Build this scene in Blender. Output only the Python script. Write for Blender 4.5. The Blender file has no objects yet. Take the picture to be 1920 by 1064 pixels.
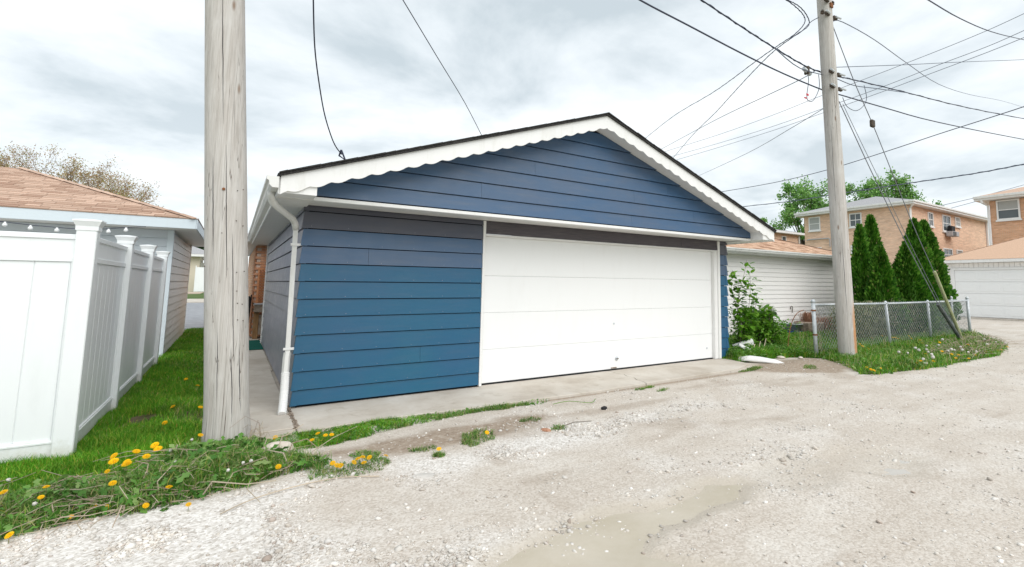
import bpy, bmesh, math, random
import numpy as np
from mathutils import Matrix, Vector

random.seed(7)
rng = np.random.default_rng(7)
scene = bpy.context.scene
COL = scene.collection

# ------------------------------------------------------------------ camera
def cam_basis(yaw, pitch, roll):
    f = Vector((math.sin(yaw) * math.cos(pitch), math.cos(yaw) * math.cos(pitch), math.sin(pitch)))
    r = Vector((math.cos(yaw), -math.sin(yaw), 0))
    u = r.cross(f)
    return (r * math.cos(roll) + u * math.sin(roll), -r * math.sin(roll) + u * math.cos(roll), f)
r_, u_, f_ = cam_basis(.6142, .1039, .0098)
cam = bpy.data.cameras.new('camera')
cam.sensor_width = 36; cam.lens = 933.9 / 1920 * 36
cam.shift_x = (960 - 1100.3) / 1920; cam.shift_y = (437.1 - 532) / 1920
cam.clip_start = .05; cam.clip_end = 3000
camo = bpy.data.objects.new('camera', cam); COL.objects.link(camo)
camo.matrix_world = Matrix(((r_.x, u_.x, -f_.x, -.653), (r_.y, u_.y, -f_.y, -6.74), (r_.z, u_.z, -f_.z, 1.437), (0, 0, 0, 1)))
scene.camera = camo
scene.render.resolution_x = 1024; scene.render.resolution_y = 567

# ------------------------------------------------------------------ light
SUN_ELEV, SUN_AZ = math.radians(50), math.radians(180)      # azimuth clockwise from +Y
sd = Vector((math.sin(SUN_AZ) * math.cos(SUN_ELEV), math.cos(SUN_AZ) * math.cos(SUN_ELEV), math.sin(SUN_ELEV)))
sun = bpy.data.lights.new('sun', 'SUN'); sun.energy = 1.5; sun.angle = math.radians(65); sun.color = (1, .965, .92)
suno = bpy.data.objects.new('sun', sun); COL.objects.link(suno)
suno.rotation_euler = (-sd).to_track_quat('-Z', 'Y').to_euler(); suno.location = sd * 40

world = bpy.data.worlds.new('World'); scene.world = world; world.use_nodes = True
nt = world.node_tree; nt.nodes.clear()
def N(t, **k):
    n = nt.nodes.new(t)
    for a, b in k.items(): setattr(n, a, b)
    return n
out = N('ShaderNodeOutputWorld'); bg = N('ShaderNodeBackground'); bg.inputs[1].default_value = .1
sky = N('ShaderNodeTexSky', sky_type='NISHITA', sun_disc=False, sun_elevation=SUN_ELEV, sun_rotation=SUN_AZ)
bg2 = N('ShaderNodeBackground'); mixs = N('ShaderNodeMixShader')
tc = N('ShaderNodeTexCoord'); sep = N('ShaderNodeSeparateXYZ'); L = nt.links.new
L(tc.outputs['Generated'], sep.inputs[0])
za = N('ShaderNodeMath', operation='ABSOLUTE'); L(sep.outputs[2], za.inputs[0])
zb = N('ShaderNodeMath', operation='ADD'); L(za.outputs[0], zb.inputs[0]); zb.inputs[1].default_value = .16
dx = N('ShaderNodeMath', operation='DIVIDE'); L(sep.outputs[0], dx.inputs[0]); L(zb.outputs[0], dx.inputs[1])
dy = N('ShaderNodeMath', operation='DIVIDE'); L(sep.outputs[1], dy.inputs[0]); L(zb.outputs[0], dy.inputs[1])
cmb = N('ShaderNodeCombineXYZ'); L(dx.outputs[0], cmb.inputs[0]); L(dy.outputs[0], cmb.inputs[1])
mp = N('ShaderNodeMapping'); mp.inputs['Location'].default_value = (3.9, 2.6, 0); mp.inputs['Rotation'].default_value = (0, 0, .5)
L(cmb.outputs[0], mp.inputs[0])
n1 = N('ShaderNodeTexNoise'); n1.inputs['Scale'].default_value = 1.2; n1.inputs['Detail'].default_value = 10
n1.inputs['Roughness'].default_value = .57; n1.inputs['Distortion'].default_value = .25
L(mp.outputs[0], n1.inputs['Vector'])
rp = N('ShaderNodeValToRGB'); e = rp.color_ramp.elements
e[0].position = .38; e[0].color = (.415, .47, .50, 1)
e[1].position = .72; e[1].color = (.80, .81, .81, 1)
m_ = e.new(.49); m_.color = (.565, .61, .635, 1)
m_ = e.new(.58); m_.color = (.665, .70, .715, 1)
L(n1.outputs[0], rp.inputs[0])
# a hazy brighter band low over the horizon, all the way round
mr = N('ShaderNodeMapRange'); mr.inputs['From Min'].default_value = 0; mr.inputs['From Max'].default_value = .35
mr.inputs['To Min'].default_value = .35; mr.inputs['To Max'].default_value = 0; L(za.outputs[0], mr.inputs['Value'])
mh = N('ShaderNodeMix', data_type='RGBA'); L(mr.outputs[0], mh.inputs[0]); L(rp.outputs[0], mh.inputs[6]); mh.inputs[7].default_value = (.74, .765, .775, 1)
L(mh.outputs[2], bg2.inputs[0]); bg2.inputs[1].default_value = .93
L(sky.outputs[0], bg.inputs[0]); L(bg.outputs[0], mixs.inputs[1]); L(bg2.outputs[0], mixs.inputs[2]); mixs.inputs[0].default_value = .93
L(mixs.outputs[0], out.inputs[0])
scene.view_settings.view_transform = 'Standard'; scene.view_settings.look = 'None'
scene.view_settings.exposure = .76; scene.view_settings.gamma = 1
try: scene.view_settings.use_curve_mapping = False
except Exception: pass

# world positions of the wires and small flowers (metres)
WIRES = {
 'W1': [(3.26, -1.12, 6.05), (4.29, -1.12, 5.92), (5.38, -1.12, 5.85), (6.79, -1.12, 5.76), (8.14, -1.12, 5.71), (9.63, -1.12, 5.72), (10.3, -1.12, 5.78), (12.49, -1.12, 5.95), (15.8, -1.12, 6.24), (23.98, -1.12, 7.2), (43.47, -1.12, 9.59)],
 'W2': [(4.62, -1.14, 6.56), (5.7, -1.14, 6.41), (6.94, -1.14, 6.25), (7.95, -1.14, 6.14), (8.99, -1.14, 6.07), (9.95, -1.14, 6.14), (10.9, -1.14, 6.28), (13.73, -1.14, 6.64), (17.5, -1.14, 7.1), (24.11, -1.14, 8.05), (44.04, -1.14, 11.0)],
 'W2b': [(7.77, -1.2, 6.09), (8.59, -1.2, 5.92), (9.83, -1.2, 6.05), (10.76, -1.2, 6.09), (11.8, -1.2, 6.27), (13.57, -1.2, 6.58)],
 'W3': [(9.79, -1.3, 7.29), (10.33, -1.24, 7.47), (12.71, -0.85, 7.93), (16.18, -0.23, 8.48), (21.2, 0.64, 9.32), (28.17, 1.69, 10.86), (39.53, 3.33, 13.62), (57.58, 6.0, 17.77)],
 'W4': [(9.66, -1.3, 6.19), (12.95, -1.48, 7.08), (16.06, -1.66, 7.94), (21.16, -1.94, 9.33), (25.84, -2.2, 10.63)],
 'W5': [(9.22, -3.0, 7.02), (10.69, -2.82, 7.37), (13.57, -2.48, 8.07), (17.56, -2.05, 9.16), (23.47, -1.48, 10.94), (38.87, -0.0, 15.67)],
 'Wa': [(15.83, 12.0, 8.68), (12.67, 6.55, 7.87), (10.76, 3.07, 7.21), (9.94, 1.61, 6.97), (9.11, 0.18, 6.76), (8.59, -0.73, 6.61), (8.27, -1.3, 6.51), (8.64, -1.3, 6.86), (8.63, -1.3, 7.03), (8.31, -1.3, 7.13), (7.85, -1.3, 7.16), (7.42, -1.3, 7.11)],
 'Wb': [(18.02, 12.0, 8.07), (17.52, 11.35, 8.01), (14.1, 6.79, 7.52), (12.07, 3.98, 7.16), (10.87, 2.36, 6.98), (9.68, 0.75, 6.8), (8.82, -0.44, 6.64), (8.27, -1.3, 6.48), (8.8, -1.3, 6.87), (8.75, -1.3, 7.07), (8.46, -1.3, 7.18), (8.03, -1.3, 7.17), (7.59, -1.3, 7.14)],
 'Wc': [(17.32, 12.0, 8.6), (12.6, 4.43, 7.15), (10.54, 1.06, 6.45), (9.49, -0.65, 6.09), (9.11, -1.25, 6.0)],
 'Wd': [(17.51, 12.0, 8.48), (16.85, 7.72, 8.26), (16.34, 4.65, 8.19), (15.96, 2.45, 8.2), (15.6, 0.31, 8.18), (15.3, -1.41, 8.17), (15.09, -2.58, 8.19), (14.93, -3.38, 8.24), (14.76, -4.2, 8.3)],
 'We': [(17.9, 12.0, 8.26), (17.14, 7.97, 7.97), (16.52, 4.78, 7.8), (16.05, 2.52, 7.75), (15.6, 0.33, 7.71), (15.22, -1.41, 7.72), (14.97, -2.59, 7.71), (14.78, -3.39, 7.75), (14.58, -4.2, 7.8)],
 'Wf': [(18.3, 12.0, 8.14), (17.46, 8.24, 7.89), (16.71, 4.91, 7.7), (16.16, 2.59, 7.63), (15.64, 0.36, 7.57), (15.21, -1.4, 7.55), (14.93, -2.59, 7.54), (14.72, -3.39, 7.55), (14.51, -4.2, 7.58)],
 'Wg': [(20.16, 12.0, 7.55), (13.8, 4.04, 6.09), (10.99, 0.6, 5.55), (9.54, -1.15, 5.29)],
 'Wh': [(23.84, 14.0, 7.3), (23.07, 9.28, 7.08), (22.49, 5.94, 7.09), (21.93, 3.01, 7.27), (21.5, 0.85, 7.44), (21.19, -0.77, 7.55), (20.97, -1.88, 7.63), (20.74, -3.0, 7.75)],
 'Wi': [(25.9, 14.0, 6.58), (24.46, 9.24, 6.19), (23.56, 6.31, 6.04), (22.75, 3.67, 5.91), (22.16, 1.75, 5.8), (21.55, -0.24, 5.69), (21.07, -1.73, 5.67), (20.67, -3.0, 5.67)],
 'Wj': [(46.66, 10.0, 8.18), (54.17, 8.65, 9.83), (60.56, 7.51, 11.37), (68.97, 6.0, 13.41)],
 'Wk': [(49.69, 10.0, 8.34), (54.96, 8.89, 9.61), (60.99, 7.63, 11.03), (68.77, 6.0, 12.82)],
 'G1': [(9.78, -1.3, 7.16), (10.61, -1.28, 6.16), (11.39, -1.29, 5.28), (12.08, -1.29, 4.45), (12.76, -1.28, 3.65), (13.55, -1.28, 2.73), (14.35, -1.3, 1.84)],
 'G1g': [(14.35, -1.3, 1.87), (15.86, -1.33, -0.0)],
 'G2': [(10.18, -1.15, 5.59), (10.75, -1.16, 4.96), (11.61, -1.18, 4.01), (13.01, -1.22, 2.53), (14.49, -1.3, 1.0)],
 'G2g': [(14.43, -1.3, 1.03), (15.78, -1.33, 0.0)],
 'G3': [(10.34, -1.15, 5.57), (10.89, -1.16, 4.99), (11.87, -1.18, 3.98), (13.34, -1.21, 2.45), (14.78, -1.26, 1.0), (15.82, -1.33, 0.03)],
 'Wr': [(-0.17, -1.0, 4.54), (-0.15, -0.83, 4.49), (-0.04, -0.14, 4.25), (0.1, 0.48, 4.02), (0.25, 1.06, 3.82), (0.41, 1.53, 3.65), (0.52, 1.79, 3.56), (0.64, 2.0, 3.5)],
 'Ws': [(0.64, -1.0, 4.85), (0.79, -0.8, 4.83), (1.6, 0.31, 4.74), (2.52, 1.57, 4.64), (3.5, 3.0, 4.5)],
 'clampr': [(0.63, 2.0, 3.57), (0.61, 2.04, 3.48), (0.7, 2.0, 3.41)],
 'L1': [(8.91, -1.15, 5.98), (8.98, -1.15, 5.79), (8.89, -1.15, 5.42), (8.95, -1.15, 5.32), (9.15, -1.15, 5.39), (9.38, -1.15, 5.71), (9.38, -1.15, 6.01)],
 'L2': [(10.35, -1.15, 5.72), (10.52, -1.15, 5.55), (10.91, -1.15, 5.53), (11.27, -1.15, 5.71), (11.47, -1.15, 5.96), (11.38, -1.15, 6.26)],
 'L3': [(8.08, -1.3, 6.37), (8.47, -1.3, 6.61), (8.88, -1.3, 6.97), (9.2, -1.3, 7.18)],
}
FLOWERS_NEAR = [(-1.3, -1.49), (-1.28, -1.64), (-1.18, -1.41), (-1.1, -1.61), (-1.08, -1.34), (-1.05, -1.44), (-1.2, -1.7), (-1.19, -1.79)]
FLOWERS_LAWN = [(-1.1, 0.43), (-0.94, 1.68), (-0.85, 0.24), (-1.1, 2.31), (-1.1, -0.34)]
FLOWERS_STRIP = [(-0.25, -1.35), (-0.22, -1.61), (-0.2, -1.63), (-0.28, -2.2), (0.08, -1.42), (0.13, -1.52), (0.18, -1.53), (0.01, -1.61), (0.07, -2.34), (0.09, -2.41), (0.11, -2.43), (0.21, -2.41), (0.25, -2.34), (0.29, -2.32), (0.33, -2.36), (0.27, -2.46), (0.86, -2.46), (1.39, -2.25), (0.45, -2.39)]
FLOWERS_RIGHT_EDGE = [(8.45, -2.33), (8.31, -2.46), (8.25, -2.54), (8.6, -2.48), (9.58, -2.43), (9.81, -2.57), (10.36, -2.64), (11.26, -2.7), (11.41, -2.87), (12.13, -2.76), (12.92, -2.71), (13.19, -2.7), (13.6, -2.74), (13.82, -2.74)]
FLOWERS_RIGHT = [(13.51, -2.2), (11.2, -2.77), (11.2, -2.66), (11.54, -2.37), (10.97, -1.03), (11.35, -0.78), (10.64, -1.31), (15.54, 0.65), (13.94, -0.09), (14.23, -0.14), (13.76, -0.45), (13.76, -0.52), (13.54, -0.68), (13.15, -0.21), (14.56, -0.53), (13.86, -0.87), (13.63, -1.15), (12.92, -1.47), (13.47, -1.64), (10.77, -2.36), (9.6, -2.72), (13.82, -2.85)]
SEEDS_RIGHT = [(11.24, -1.99), (11.99, -1.92), (10.94, -2.17), (11.21, -2.21), (10.78, -2.4), (12.39, -2.42), (11.68, -2.49), (11.5, -2.84), (11.37, -2.54), (10.02, -2.76), (10.4, -2.6), (9.58, -2.77), (13.89, -1.55), (13.53, -2.56), (14.4, -2.48), (14.87, -2.12), (10.25, -2.08), (10.24, -2.25), (14.33, -2.68), (12.37, -2.01), (11.77, -2.89), (11.83, -2.63), (11.61, -2.57)]
SEEDS_LEFT = [(-0.57, -0.64), (-0.85, -1.2), (-0.97, -1.46), (-0.92, -1.78), (-1.06, -1.98), (-0.5, -2.1), (-0.45, -2.08), (-0.59, -2.22), (-1.8, -1.62), (-1.54, -2.24)]
FLOWERS_EDGE = [(-1.27, -1.94, 0.13), (-1.2, -2.23, 0.13), (-1.53, -2.08, 0.13), (-1.51, -2.28, 0.13), (-1.28, -2.24, 0.01), (-1.21, -2.31, 0.01), (-1.36, -2.36, 0.01), (-1.01, -2.41, 0.01), (-0.91, -2.25, 0.05), (-0.79, -2.54, 0.01), (-0.58, -2.2, 0.01), (-0.79, -1.26, 0.13), (-1.58, -2.48, 0.01), (-1.72, -2.05, 0.13)]

# ------------------------------------------------------------------ helpers
def tag(o, label=None, cat=None, group=None, kind=None):
    if label: o['label'] = label
    if cat: o['category'] = cat
    if group: o['group'] = group
    if kind: o['kind'] = kind
    return o
def link(name, data, mat=None, parent=None):
    o = bpy.data.objects.new(name, data); COL.objects.link(o)
    if mat is not None and not data.materials: data.materials.append(mat)
    if parent is not None: o.parent = parent
    return o
def thing(name, loc, label, cat, group=None, rz=0):
    o = bpy.data.objects.new(name, None); COL.objects.link(o)
    o.location = loc; o.rotation_euler = (0, 0, rz); o.empty_display_size = .1
    return tag(o, label, cat, group)
def npmesh(name, V, F, smooth=False):
    """F: (n,k) array of equal polygons or list of lists"""
    V = np.asarray(V, dtype=np.float64).reshape(-1, 3)
    me = bpy.data.meshes.new(name)
    if isinstance(F, np.ndarray):
        k = F.shape[1]; n = F.shape[0]
        me.vertices.add(len(V)); me.vertices.foreach_set('co', V.ravel())
        me.loops.add(n * k); me.loops.foreach_set('vertex_index', F.ravel().astype(np.int32))
        me.polygons.add(n); me.polygons.foreach_set('loop_start', np.arange(0, n * k, k, dtype=np.int32))
        me.polygons.foreach_set('loop_total', np.full(n, k, dtype=np.int32))
        me.update(calc_edges=True)
    else:
        me.from_pydata([tuple(v) for v in V], [], [tuple(f) for f in F]); me.update()
    if smooth: me.polygons.foreach_set('use_smooth', np.ones(len(me.polygons), dtype=bool))
    return me
class MB:
    def __init__(s): s.V = []; s.F = []; s.uv = None
    def add(s, V, F):
        b = len(s.V); s.V += [tuple(v) for v in V]; s.F += [tuple(i + b for i in f) for f in F]
    def box(s, x0, x1, y0, y1, z0, z1):
        s.add([(x0, y0, z0), (x1, y0, z0), (x1, y1, z0), (x0, y1, z0), (x0, y0, z1), (x1, y0, z1), (x1, y1, z1), (x0, y1, z1)],
              [(0, 3, 2, 1), (4, 5, 6, 7), (0, 1, 5, 4), (1, 2, 6, 5), (2, 3, 7, 6), (3, 0, 4, 7)])
        return s
    def prism(s, poly, axis, a, b):
        """extrude a 2-D polygon (other two axes in order) along axis from a to b"""
        n = len(poly)
        def mk(p, t):
            return {'x': (t, p[0], p[1]), 'y': (p[0], t, p[1]), 'z': (p[0], p[1], t)}[axis]
        V = [mk(p, a) for p in poly] + [mk(p, b) for p in poly]
        F = [tuple(range(n))[::-1], tuple(range(n, 2 * n))] + [(i, (i + 1) % n, n + (i + 1) % n, n + i) for i in range(n)]
        s.add(V, F); return s
    def tube(s, pts, r, n=6, cap=True, sq=None):
        pts = [Vector(p) for p in pts]; R = r if isinstance(r, (list, tuple)) else [r] * len(pts)
        V = []; F = []
        up = Vector((0, 0, 1)); prev = None
        for i, p in enumerate(pts):
            t = (pts[min(i + 1, len(pts) - 1)] - pts[max(i - 1, 0)]).normalized()
            if prev is None:
                a = t.cross(up) if abs(t.dot(up)) < .95 else t.cross(Vector((1, 0, 0)))
            else:
                a = prev - t * prev.dot(t)
            a.normalize(); b = t.cross(a); prev = a
            for k in range(n):
                w = 2 * math.pi * (k + .5) / n
                V.append(p + (a * math.cos(w) + b * math.sin(w)) * R[i])
        for i in range(len(pts) - 1):
            for k in range(n):
                F.append((i * n + k, i * n + (k + 1) % n, (i + 1) * n + (k + 1) % n, (i + 1) * n + k))
        if cap:
            F.append(tuple(range(n))[::-1]); F.append(tuple(range((len(pts) - 1) * n, len(pts) * n)))
        s.add(V, F); return s
    def lathe(s, prof, cx, cy, n=16, cz=0):
        V = []; F = []
        for (r, z) in prof:
            for k in range(n):
                w = 2 * math.pi * k / n; V.append((cx + r * math.cos(w), cy + r * math.sin(w), cz + z))
        for i in range(len(prof) - 1):
            for k in range(n):
                F.append((i * n + k, i * n + (k + 1) % n, (i + 1) * n + (k + 1) % n, (i + 1) * n + k))
        F.append(tuple(range(n))[::-1]); F.append(tuple(range((len(prof) - 1) * n, len(prof) * n)))
        s.add(V, F); return s
    def build(s, name, mat, parent=None, smooth=False, bevel=0, local=True):
        V = np.array(s.V)
        if parent is not None and local:
            V = V - np.array(parent_origin(parent))
        me = npmesh(name, V, s.F, smooth)
        if bevel:
            bm = bmesh.new(); bm.from_mesh(me)
            bmesh.ops.bevel(bm, geom=list(bm.edges), offset=bevel, segments=1, affect='EDGES', clamp_overlap=True)
            bmesh.ops.recalc_face_normals(bm, faces=bm.faces)
            bm.to_mesh(me); bm.free()
        return link(name, me, mat, parent)
def parent_origin(p):
    v = Vector((0, 0, 0))
    while p is not None: v += p.location; p = p.parent
    return (v.x, v.y, v.z)
def boxo(name, b, mat, parent=None, bevel=0): return MB().box(*b).build(name, mat, parent, bevel=bevel)
def copy_tree(o, parent=None):
    c = o.copy(); COL.objects.link(c); c.parent = parent
    for ch in list(o.children): copy_tree(ch, c)
    return c

# ---- value noise shared by terrain, masks and scatter
_tab = np.random.default_rng(3).random((256, 256))
def vnoise(x, y):
    x = np.asarray(x, float); y = np.asarray(y, float)
    xi = np.floor(x).astype(int); yi = np.floor(y).astype(int); fx = x - xi; fy = y - yi
    fx = fx * fx * (3 - 2 * fx); fy = fy * fy * (3 - 2 * fy)
    a = _tab[xi & 255, yi & 255]; b = _tab[(xi + 1) & 255, yi & 255]; c = _tab[xi & 255, (yi + 1) & 255]; d = _tab[(xi + 1) & 255, (yi + 1) & 255]
    return (a * (1 - fx) + b * fx) * (1 - fy) + (c * (1 - fx) + d * fx) * fy
def fbm(x, y, o=4):
    v = 0; a = .5
    for i in range(o): v = v + a * vnoise(x * 2 ** i + 17 * i, y * 2 ** i + 31 * i); a *= .5
    return v / (1 - .5 ** o)
def sdf(poly, x, y):
    """signed distance, positive inside"""
    x = np.asarray(x, float); y = np.asarray(y, float)
    d = np.full(x.shape, 1e9); ins = np.zeros(x.shape, bool); n = len(poly)
    for i in range(n):
        ax, ay = poly[i]; bx, by = poly[(i + 1) % n]; ex, ey = bx - ax, by - ay
        t = np.clip(((x - ax) * ex + (y - ay) * ey) / (ex * ex + ey * ey + 1e-12), 0, 1)
        d = np.minimum(d, np.hypot(x - ax - t * ex, y - ay - t * ey))
        c = ((ay > y) != (by > y)) & (x < (bx - ax) * (y - ay) / (by - ay + 1e-12) + ax); ins ^= c
    return np.where(ins, d, -d)
def sstep(a, b, v): t = np.clip((v - a) / (b - a), 0, 1); return t * t * (3 - 2 * t)

# ------------------------------------------------------------------ materials
def mat(name, col=(.5, .5, .5), rough=.6, spec=.3, metal=0):
    m = bpy.data.materials.new(name); m.use_nodes = True
    b = m.node_tree.nodes['Principled BSDF']
    b.inputs['Base Color'].default_value = (*col, 1); b.inputs['Roughness'].default_value = rough
    b.inputs['Specular IOR Level'].default_value = spec; b.inputs['Metallic'].default_value = metal
    return m
class G:
    """tiny node graph builder"""
    def __init__(s, m): s.t = m.node_tree; s.b = s.t.nodes['Principled BSDF']; s.m = m
    def n(s, ty, **k):
        o = s.t.nodes.new(ty)
        for a, b in k.items(): setattr(o, a, b)
        return o
    def l(s, a, b): s.t.links.new(a, b)
    def co(s, scale=(1, 1, 1), rot=(0, 0, 0), kind='Object', loc=(0, 0, 0)):
        tc = s.n('ShaderNodeTexCoord'); mp = s.n('ShaderNodeMapping')
        mp.inputs['Scale'].default_value = scale; mp.inputs['Rotation'].default_value = rot; mp.inputs['Location'].default_value = loc
        s.l(tc.outputs[kind], mp.inputs[0]); return mp.outputs[0]
    def world(s, scale=(1, 1, 1), rot=(0, 0, 0), loc=(0, 0, 0)):
        g = s.n('ShaderNodeNewGeometry'); mp = s.n('ShaderNodeMapping')
        mp.inputs['Scale'].default_value = scale; mp.inputs['Rotation'].default_value = rot; mp.inputs['Location'].default_value = loc
        s.l(g.outputs['Position'], mp.inputs[0]); return mp.outputs[0]
    def noise(s, v, scale, det=4, rough=.55, dist=0):
        o = s.n('ShaderNodeTexNoise'); o.inputs['Scale'].default_value = scale; o.inputs['Detail'].default_value = det
        o.inputs['Roughness'].default_value = rough; o.inputs['Distortion'].default_value = dist; s.l(v, o.inputs['Vector']); return o.outputs[0]
    def vor(s, v, scale, feat='F1', out='Distance', rnd=1):
        o = s.n('ShaderNodeTexVoronoi', feature=feat); o.inputs['Scale'].default_value = scale; o.inputs['Randomness'].default_value = rnd
        s.l(v, o.inputs['Vector']); return o.outputs[out]
    def ramp(s, v, stops):
        o = s.n('ShaderNodeValToRGB'); e = o.color_ramp.elements
        def c4(c): return (c, c, c, 1) if isinstance(c, (int, float)) else (*c, 1)
        e[0].position = stops[0][0]; e[0].color = c4(stops[0][1]); e[1].position = stops[-1][0]; e[1].color = c4(stops[-1][1])
        for p, c in stops[1:-1]: q = e.new(p); q.color = c4(c)
        s.l(v, o.inputs[0]); return o.outputs[0]
    def mix(s, f, a, b, mode='MIX'):
        o = s.n('ShaderNodeMix', data_type='RGBA', blend_type=mode)
        for i, v in ((0, f), (6, a), (7, b)):
            if hasattr(v, 'is_linked') or hasattr(v, 'node'): s.l(v, o.inputs[i])
            else: o.inputs[i].default_value = v if i == 0 else (*v, 1)
        return o.outputs[2]
    def math(s, op, a, b=0):
        o = s.n('ShaderNodeMath', operation=op)
        for i, v in ((0, a), (1, b)):
            if hasattr(v, 'node'): s.l(v, o.inputs[i])
            else: o.inputs[i].default_value = v
        return o.outputs[0]
    def color(s, c): s.l(c, s.b.inputs['Base Color'])
    def rough(s, c): s.l(c, s.b.inputs['Roughness'])
    def bump(s, h, strength=.3, dist=.01, prev=None):
        o = s.n('ShaderNodeBump'); o.inputs['Strength'].default_value = strength; o.inputs['Distance'].default_value = dist
        s.l(h, o.inputs['Height'])
        if prev is not None: s.l(prev, o.inputs['Normal'])
        s.l(o.outputs[0], s.b.inputs['Normal']); return o.outputs[0]
def varied(name, c1, c2, scale=3, rough=.6, spec=.3, bump=0, bscale=40, stretch=(1, 1, 1), world=True, lo=.35, hi=.65, metal=0):
    m = mat(name, c1, rough, spec, metal); g = G(m); v = g.world(stretch) if world else g.co(stretch)
    g.color(g.ramp(g.noise(v, scale, 5), [(lo, c1), (hi, c2)]))
    if bump: g.bump(g.noise(v, bscale, 3), bump, .004)
    return m

M = {}
# blue painted hardboard siding: teal-blue with slate faded patches, fine horizontal grain, dust
def blue_siding(name, c1, c2, c3, p1, p2, dustc, dusta):
    m = mat(name, c2, .45, .55); g = G(m)
    v = g.world(); big = g.noise(g.world((.55, .55, 1.0)), .8, 4, .6, .4)
    c = g.ramp(big, [(.36, c1), (.5, c2), (.64, c3)])
    oi = g.n('ShaderNodeObjectInfo'); c = g.mix(.14, c, g.ramp(oi.outputs['Random'], [(0, p1), (1, p2)]))
    dust = g.ramp(g.noise(g.world((1.2, 1.2, 9)), 1.6, 6, .65), [(.48, 0.0), (.8, dusta)])
    c = g.mix(dust, c, dustc); g.color(c)
    h = g.noise(g.world((2.2, 2.2, 60)), 3, 5, .7); g.bump(h, .22, .0035)
    g.rough(g.ramp(g.noise(v, 5, 3), [(.3, .34), (.7, .5)]))
    return m
M['blue'] = blue_siding('teal_blue_siding', (.002, .098, .180), (.003, .088, .182), (.012, .085, .182), (.002, .08, .16), (.012, .10, .19), (.09, .13, .18), .2)
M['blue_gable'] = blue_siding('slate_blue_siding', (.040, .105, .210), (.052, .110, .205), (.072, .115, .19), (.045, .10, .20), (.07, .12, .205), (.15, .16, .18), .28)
M['blue_side'] = blue_siding('sky_sheen_siding', (.19, .205, .27), (.23, .24, .30), (.27, .275, .33), (.18, .2, .26), (.28, .285, .33), (.33, .33, .35), .4)  # side wall blue with the grazing sky sheen put into its colour
M['blue_eave_shade'] = blue_siding('eave_shade_siding', (.075, .085, .12), (.09, .095, .125), (.105, .105, .125), (.05, .06, .09), (.09, .09, .11), (.14, .13, .135), .35)  # slate tone carries the eave's shade in the board colour
def header_board():
    m = mat('shaded_header', (.1, .09, .1), .7, .2); g = G(m)  # siding over the door, soffit shade put into the grey-brown colour, plus grain
    n = g.noise(g.world((1.4, 1.4, 40)), 2.5, 6, .7)
    g.color(g.ramp(n, [(.3, (.07, .065, .078)), (.55, (.115, .105, .115)), (.75, (.18, .16, .155))])); g.bump(n, .3, .004); return m
M['header'] = header_board()
M['sheath'] = mat('dark_sheathing', (.012, .014, .02), .9, .1)
def white_paint(name, c, dirt=(.62, .61, .57), amt=.35, rough=.45, streak=(3, 3, .6)):
    m = mat(name, c, rough, .35); g = G(m)
    d = g.ramp(g.noise(g.world(streak), 2.2, 7, .68), [(.52, 0.0), (.8, amt)])
    g.color(g.mix(d, c, dirt)); g.bump(g.noise(g.world(), 30, 4), .06, .003); return m
M['trim'] = white_paint('white_trim', (.80, .80, .79), (.60, .58, .52), .5)
M['door'] = white_paint('white_door', (.84, .85, .85), (.74, .73, .71), .22, .42)
M['vinyl'] = white_paint('white_vinyl', (.84, .865, .875), (.66, .69, .68), .3, .32)
g_ = G(M['vinyl']); sp_ = g_.n('ShaderNodeSeparateXYZ'); g_.l(g_.world(), sp_.inputs[0]); src = g_.b.inputs['Base Color'].links[0].from_socket
splash = g_.ramp(g_.math('ADD', g_.math('MULTIPLY', sp_.outputs[2], 1.6), g_.math('MULTIPLY', g_.noise(g_.world(), 18, 5, .7), .5)), [(.28, .5), (.52, 0.0)])
g_.color(g_.mix(splash, src, (.48, .46, .36)))
M['soffit'] = white_paint('white_soffit', (.74, .74, .72), (.55, .53, .48), .5)
M['gutter'] = white_paint('white_gutter', (.76, .76, .74), (.42, .40, .36), .6, .4)
M['white_siding'] = white_paint('white_siding', (.90, .875, .855), (.72, .69, .64), .22, .45, (1.2, 1.2, 3))
M['grey_siding'] = white_paint('pale_grey_siding', (.60, .66, .71), (.45, .48, .5), .3, .45)
M['grey_trim'] = white_paint('pale_grey_trim', (.66, .74, .79), (.5, .54, .57), .3, .45)
M['black_shingle'] = varied('black_shingle', (.02, .02, .022), (.06, .058, .055), 60, .9, .2, .5, 120)
def shingle_mat(name, a, b, c):
    m = mat(name, a, .9, .15); g = G(m)
    oi = g.n('ShaderNodeObjectInfo'); ge = g.n('ShaderNodeNewGeometry')
    r = g.math('FRACT', g.math('ADD', oi.outputs['Random'], ge.outputs['Random Per Island']))
    base = g.ramp(r, [(0, c), (.3, a), (.65, b), (1, tuple(min(1, v * 1.18) for v in b))])
    sp = g.ramp(g.noise(g.world(), 220, 2), [(.35, .72), (.65, 1.18)])
    g.color(g.mix(1.0, base, sp, 'MULTIPLY')); g.bump(g.noise(g.world(), 260, 2), .35, .003); return m
M['tan_shingle'] = shingle_mat('tan_shingle', (.46, .315, .235), (.52, .37, .285), (.39, .25, .185))
M['tan_shingle_far'] = shingle_mat('mottled_tan_shingle', (.52, .33, .225), (.62, .43, .31), (.33, .18, .115))
M['grey_shingle'] = shingle_mat('grey_shingle', (.36, .36, .37), (.42, .42, .43), (.30, .30, .31))
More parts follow.
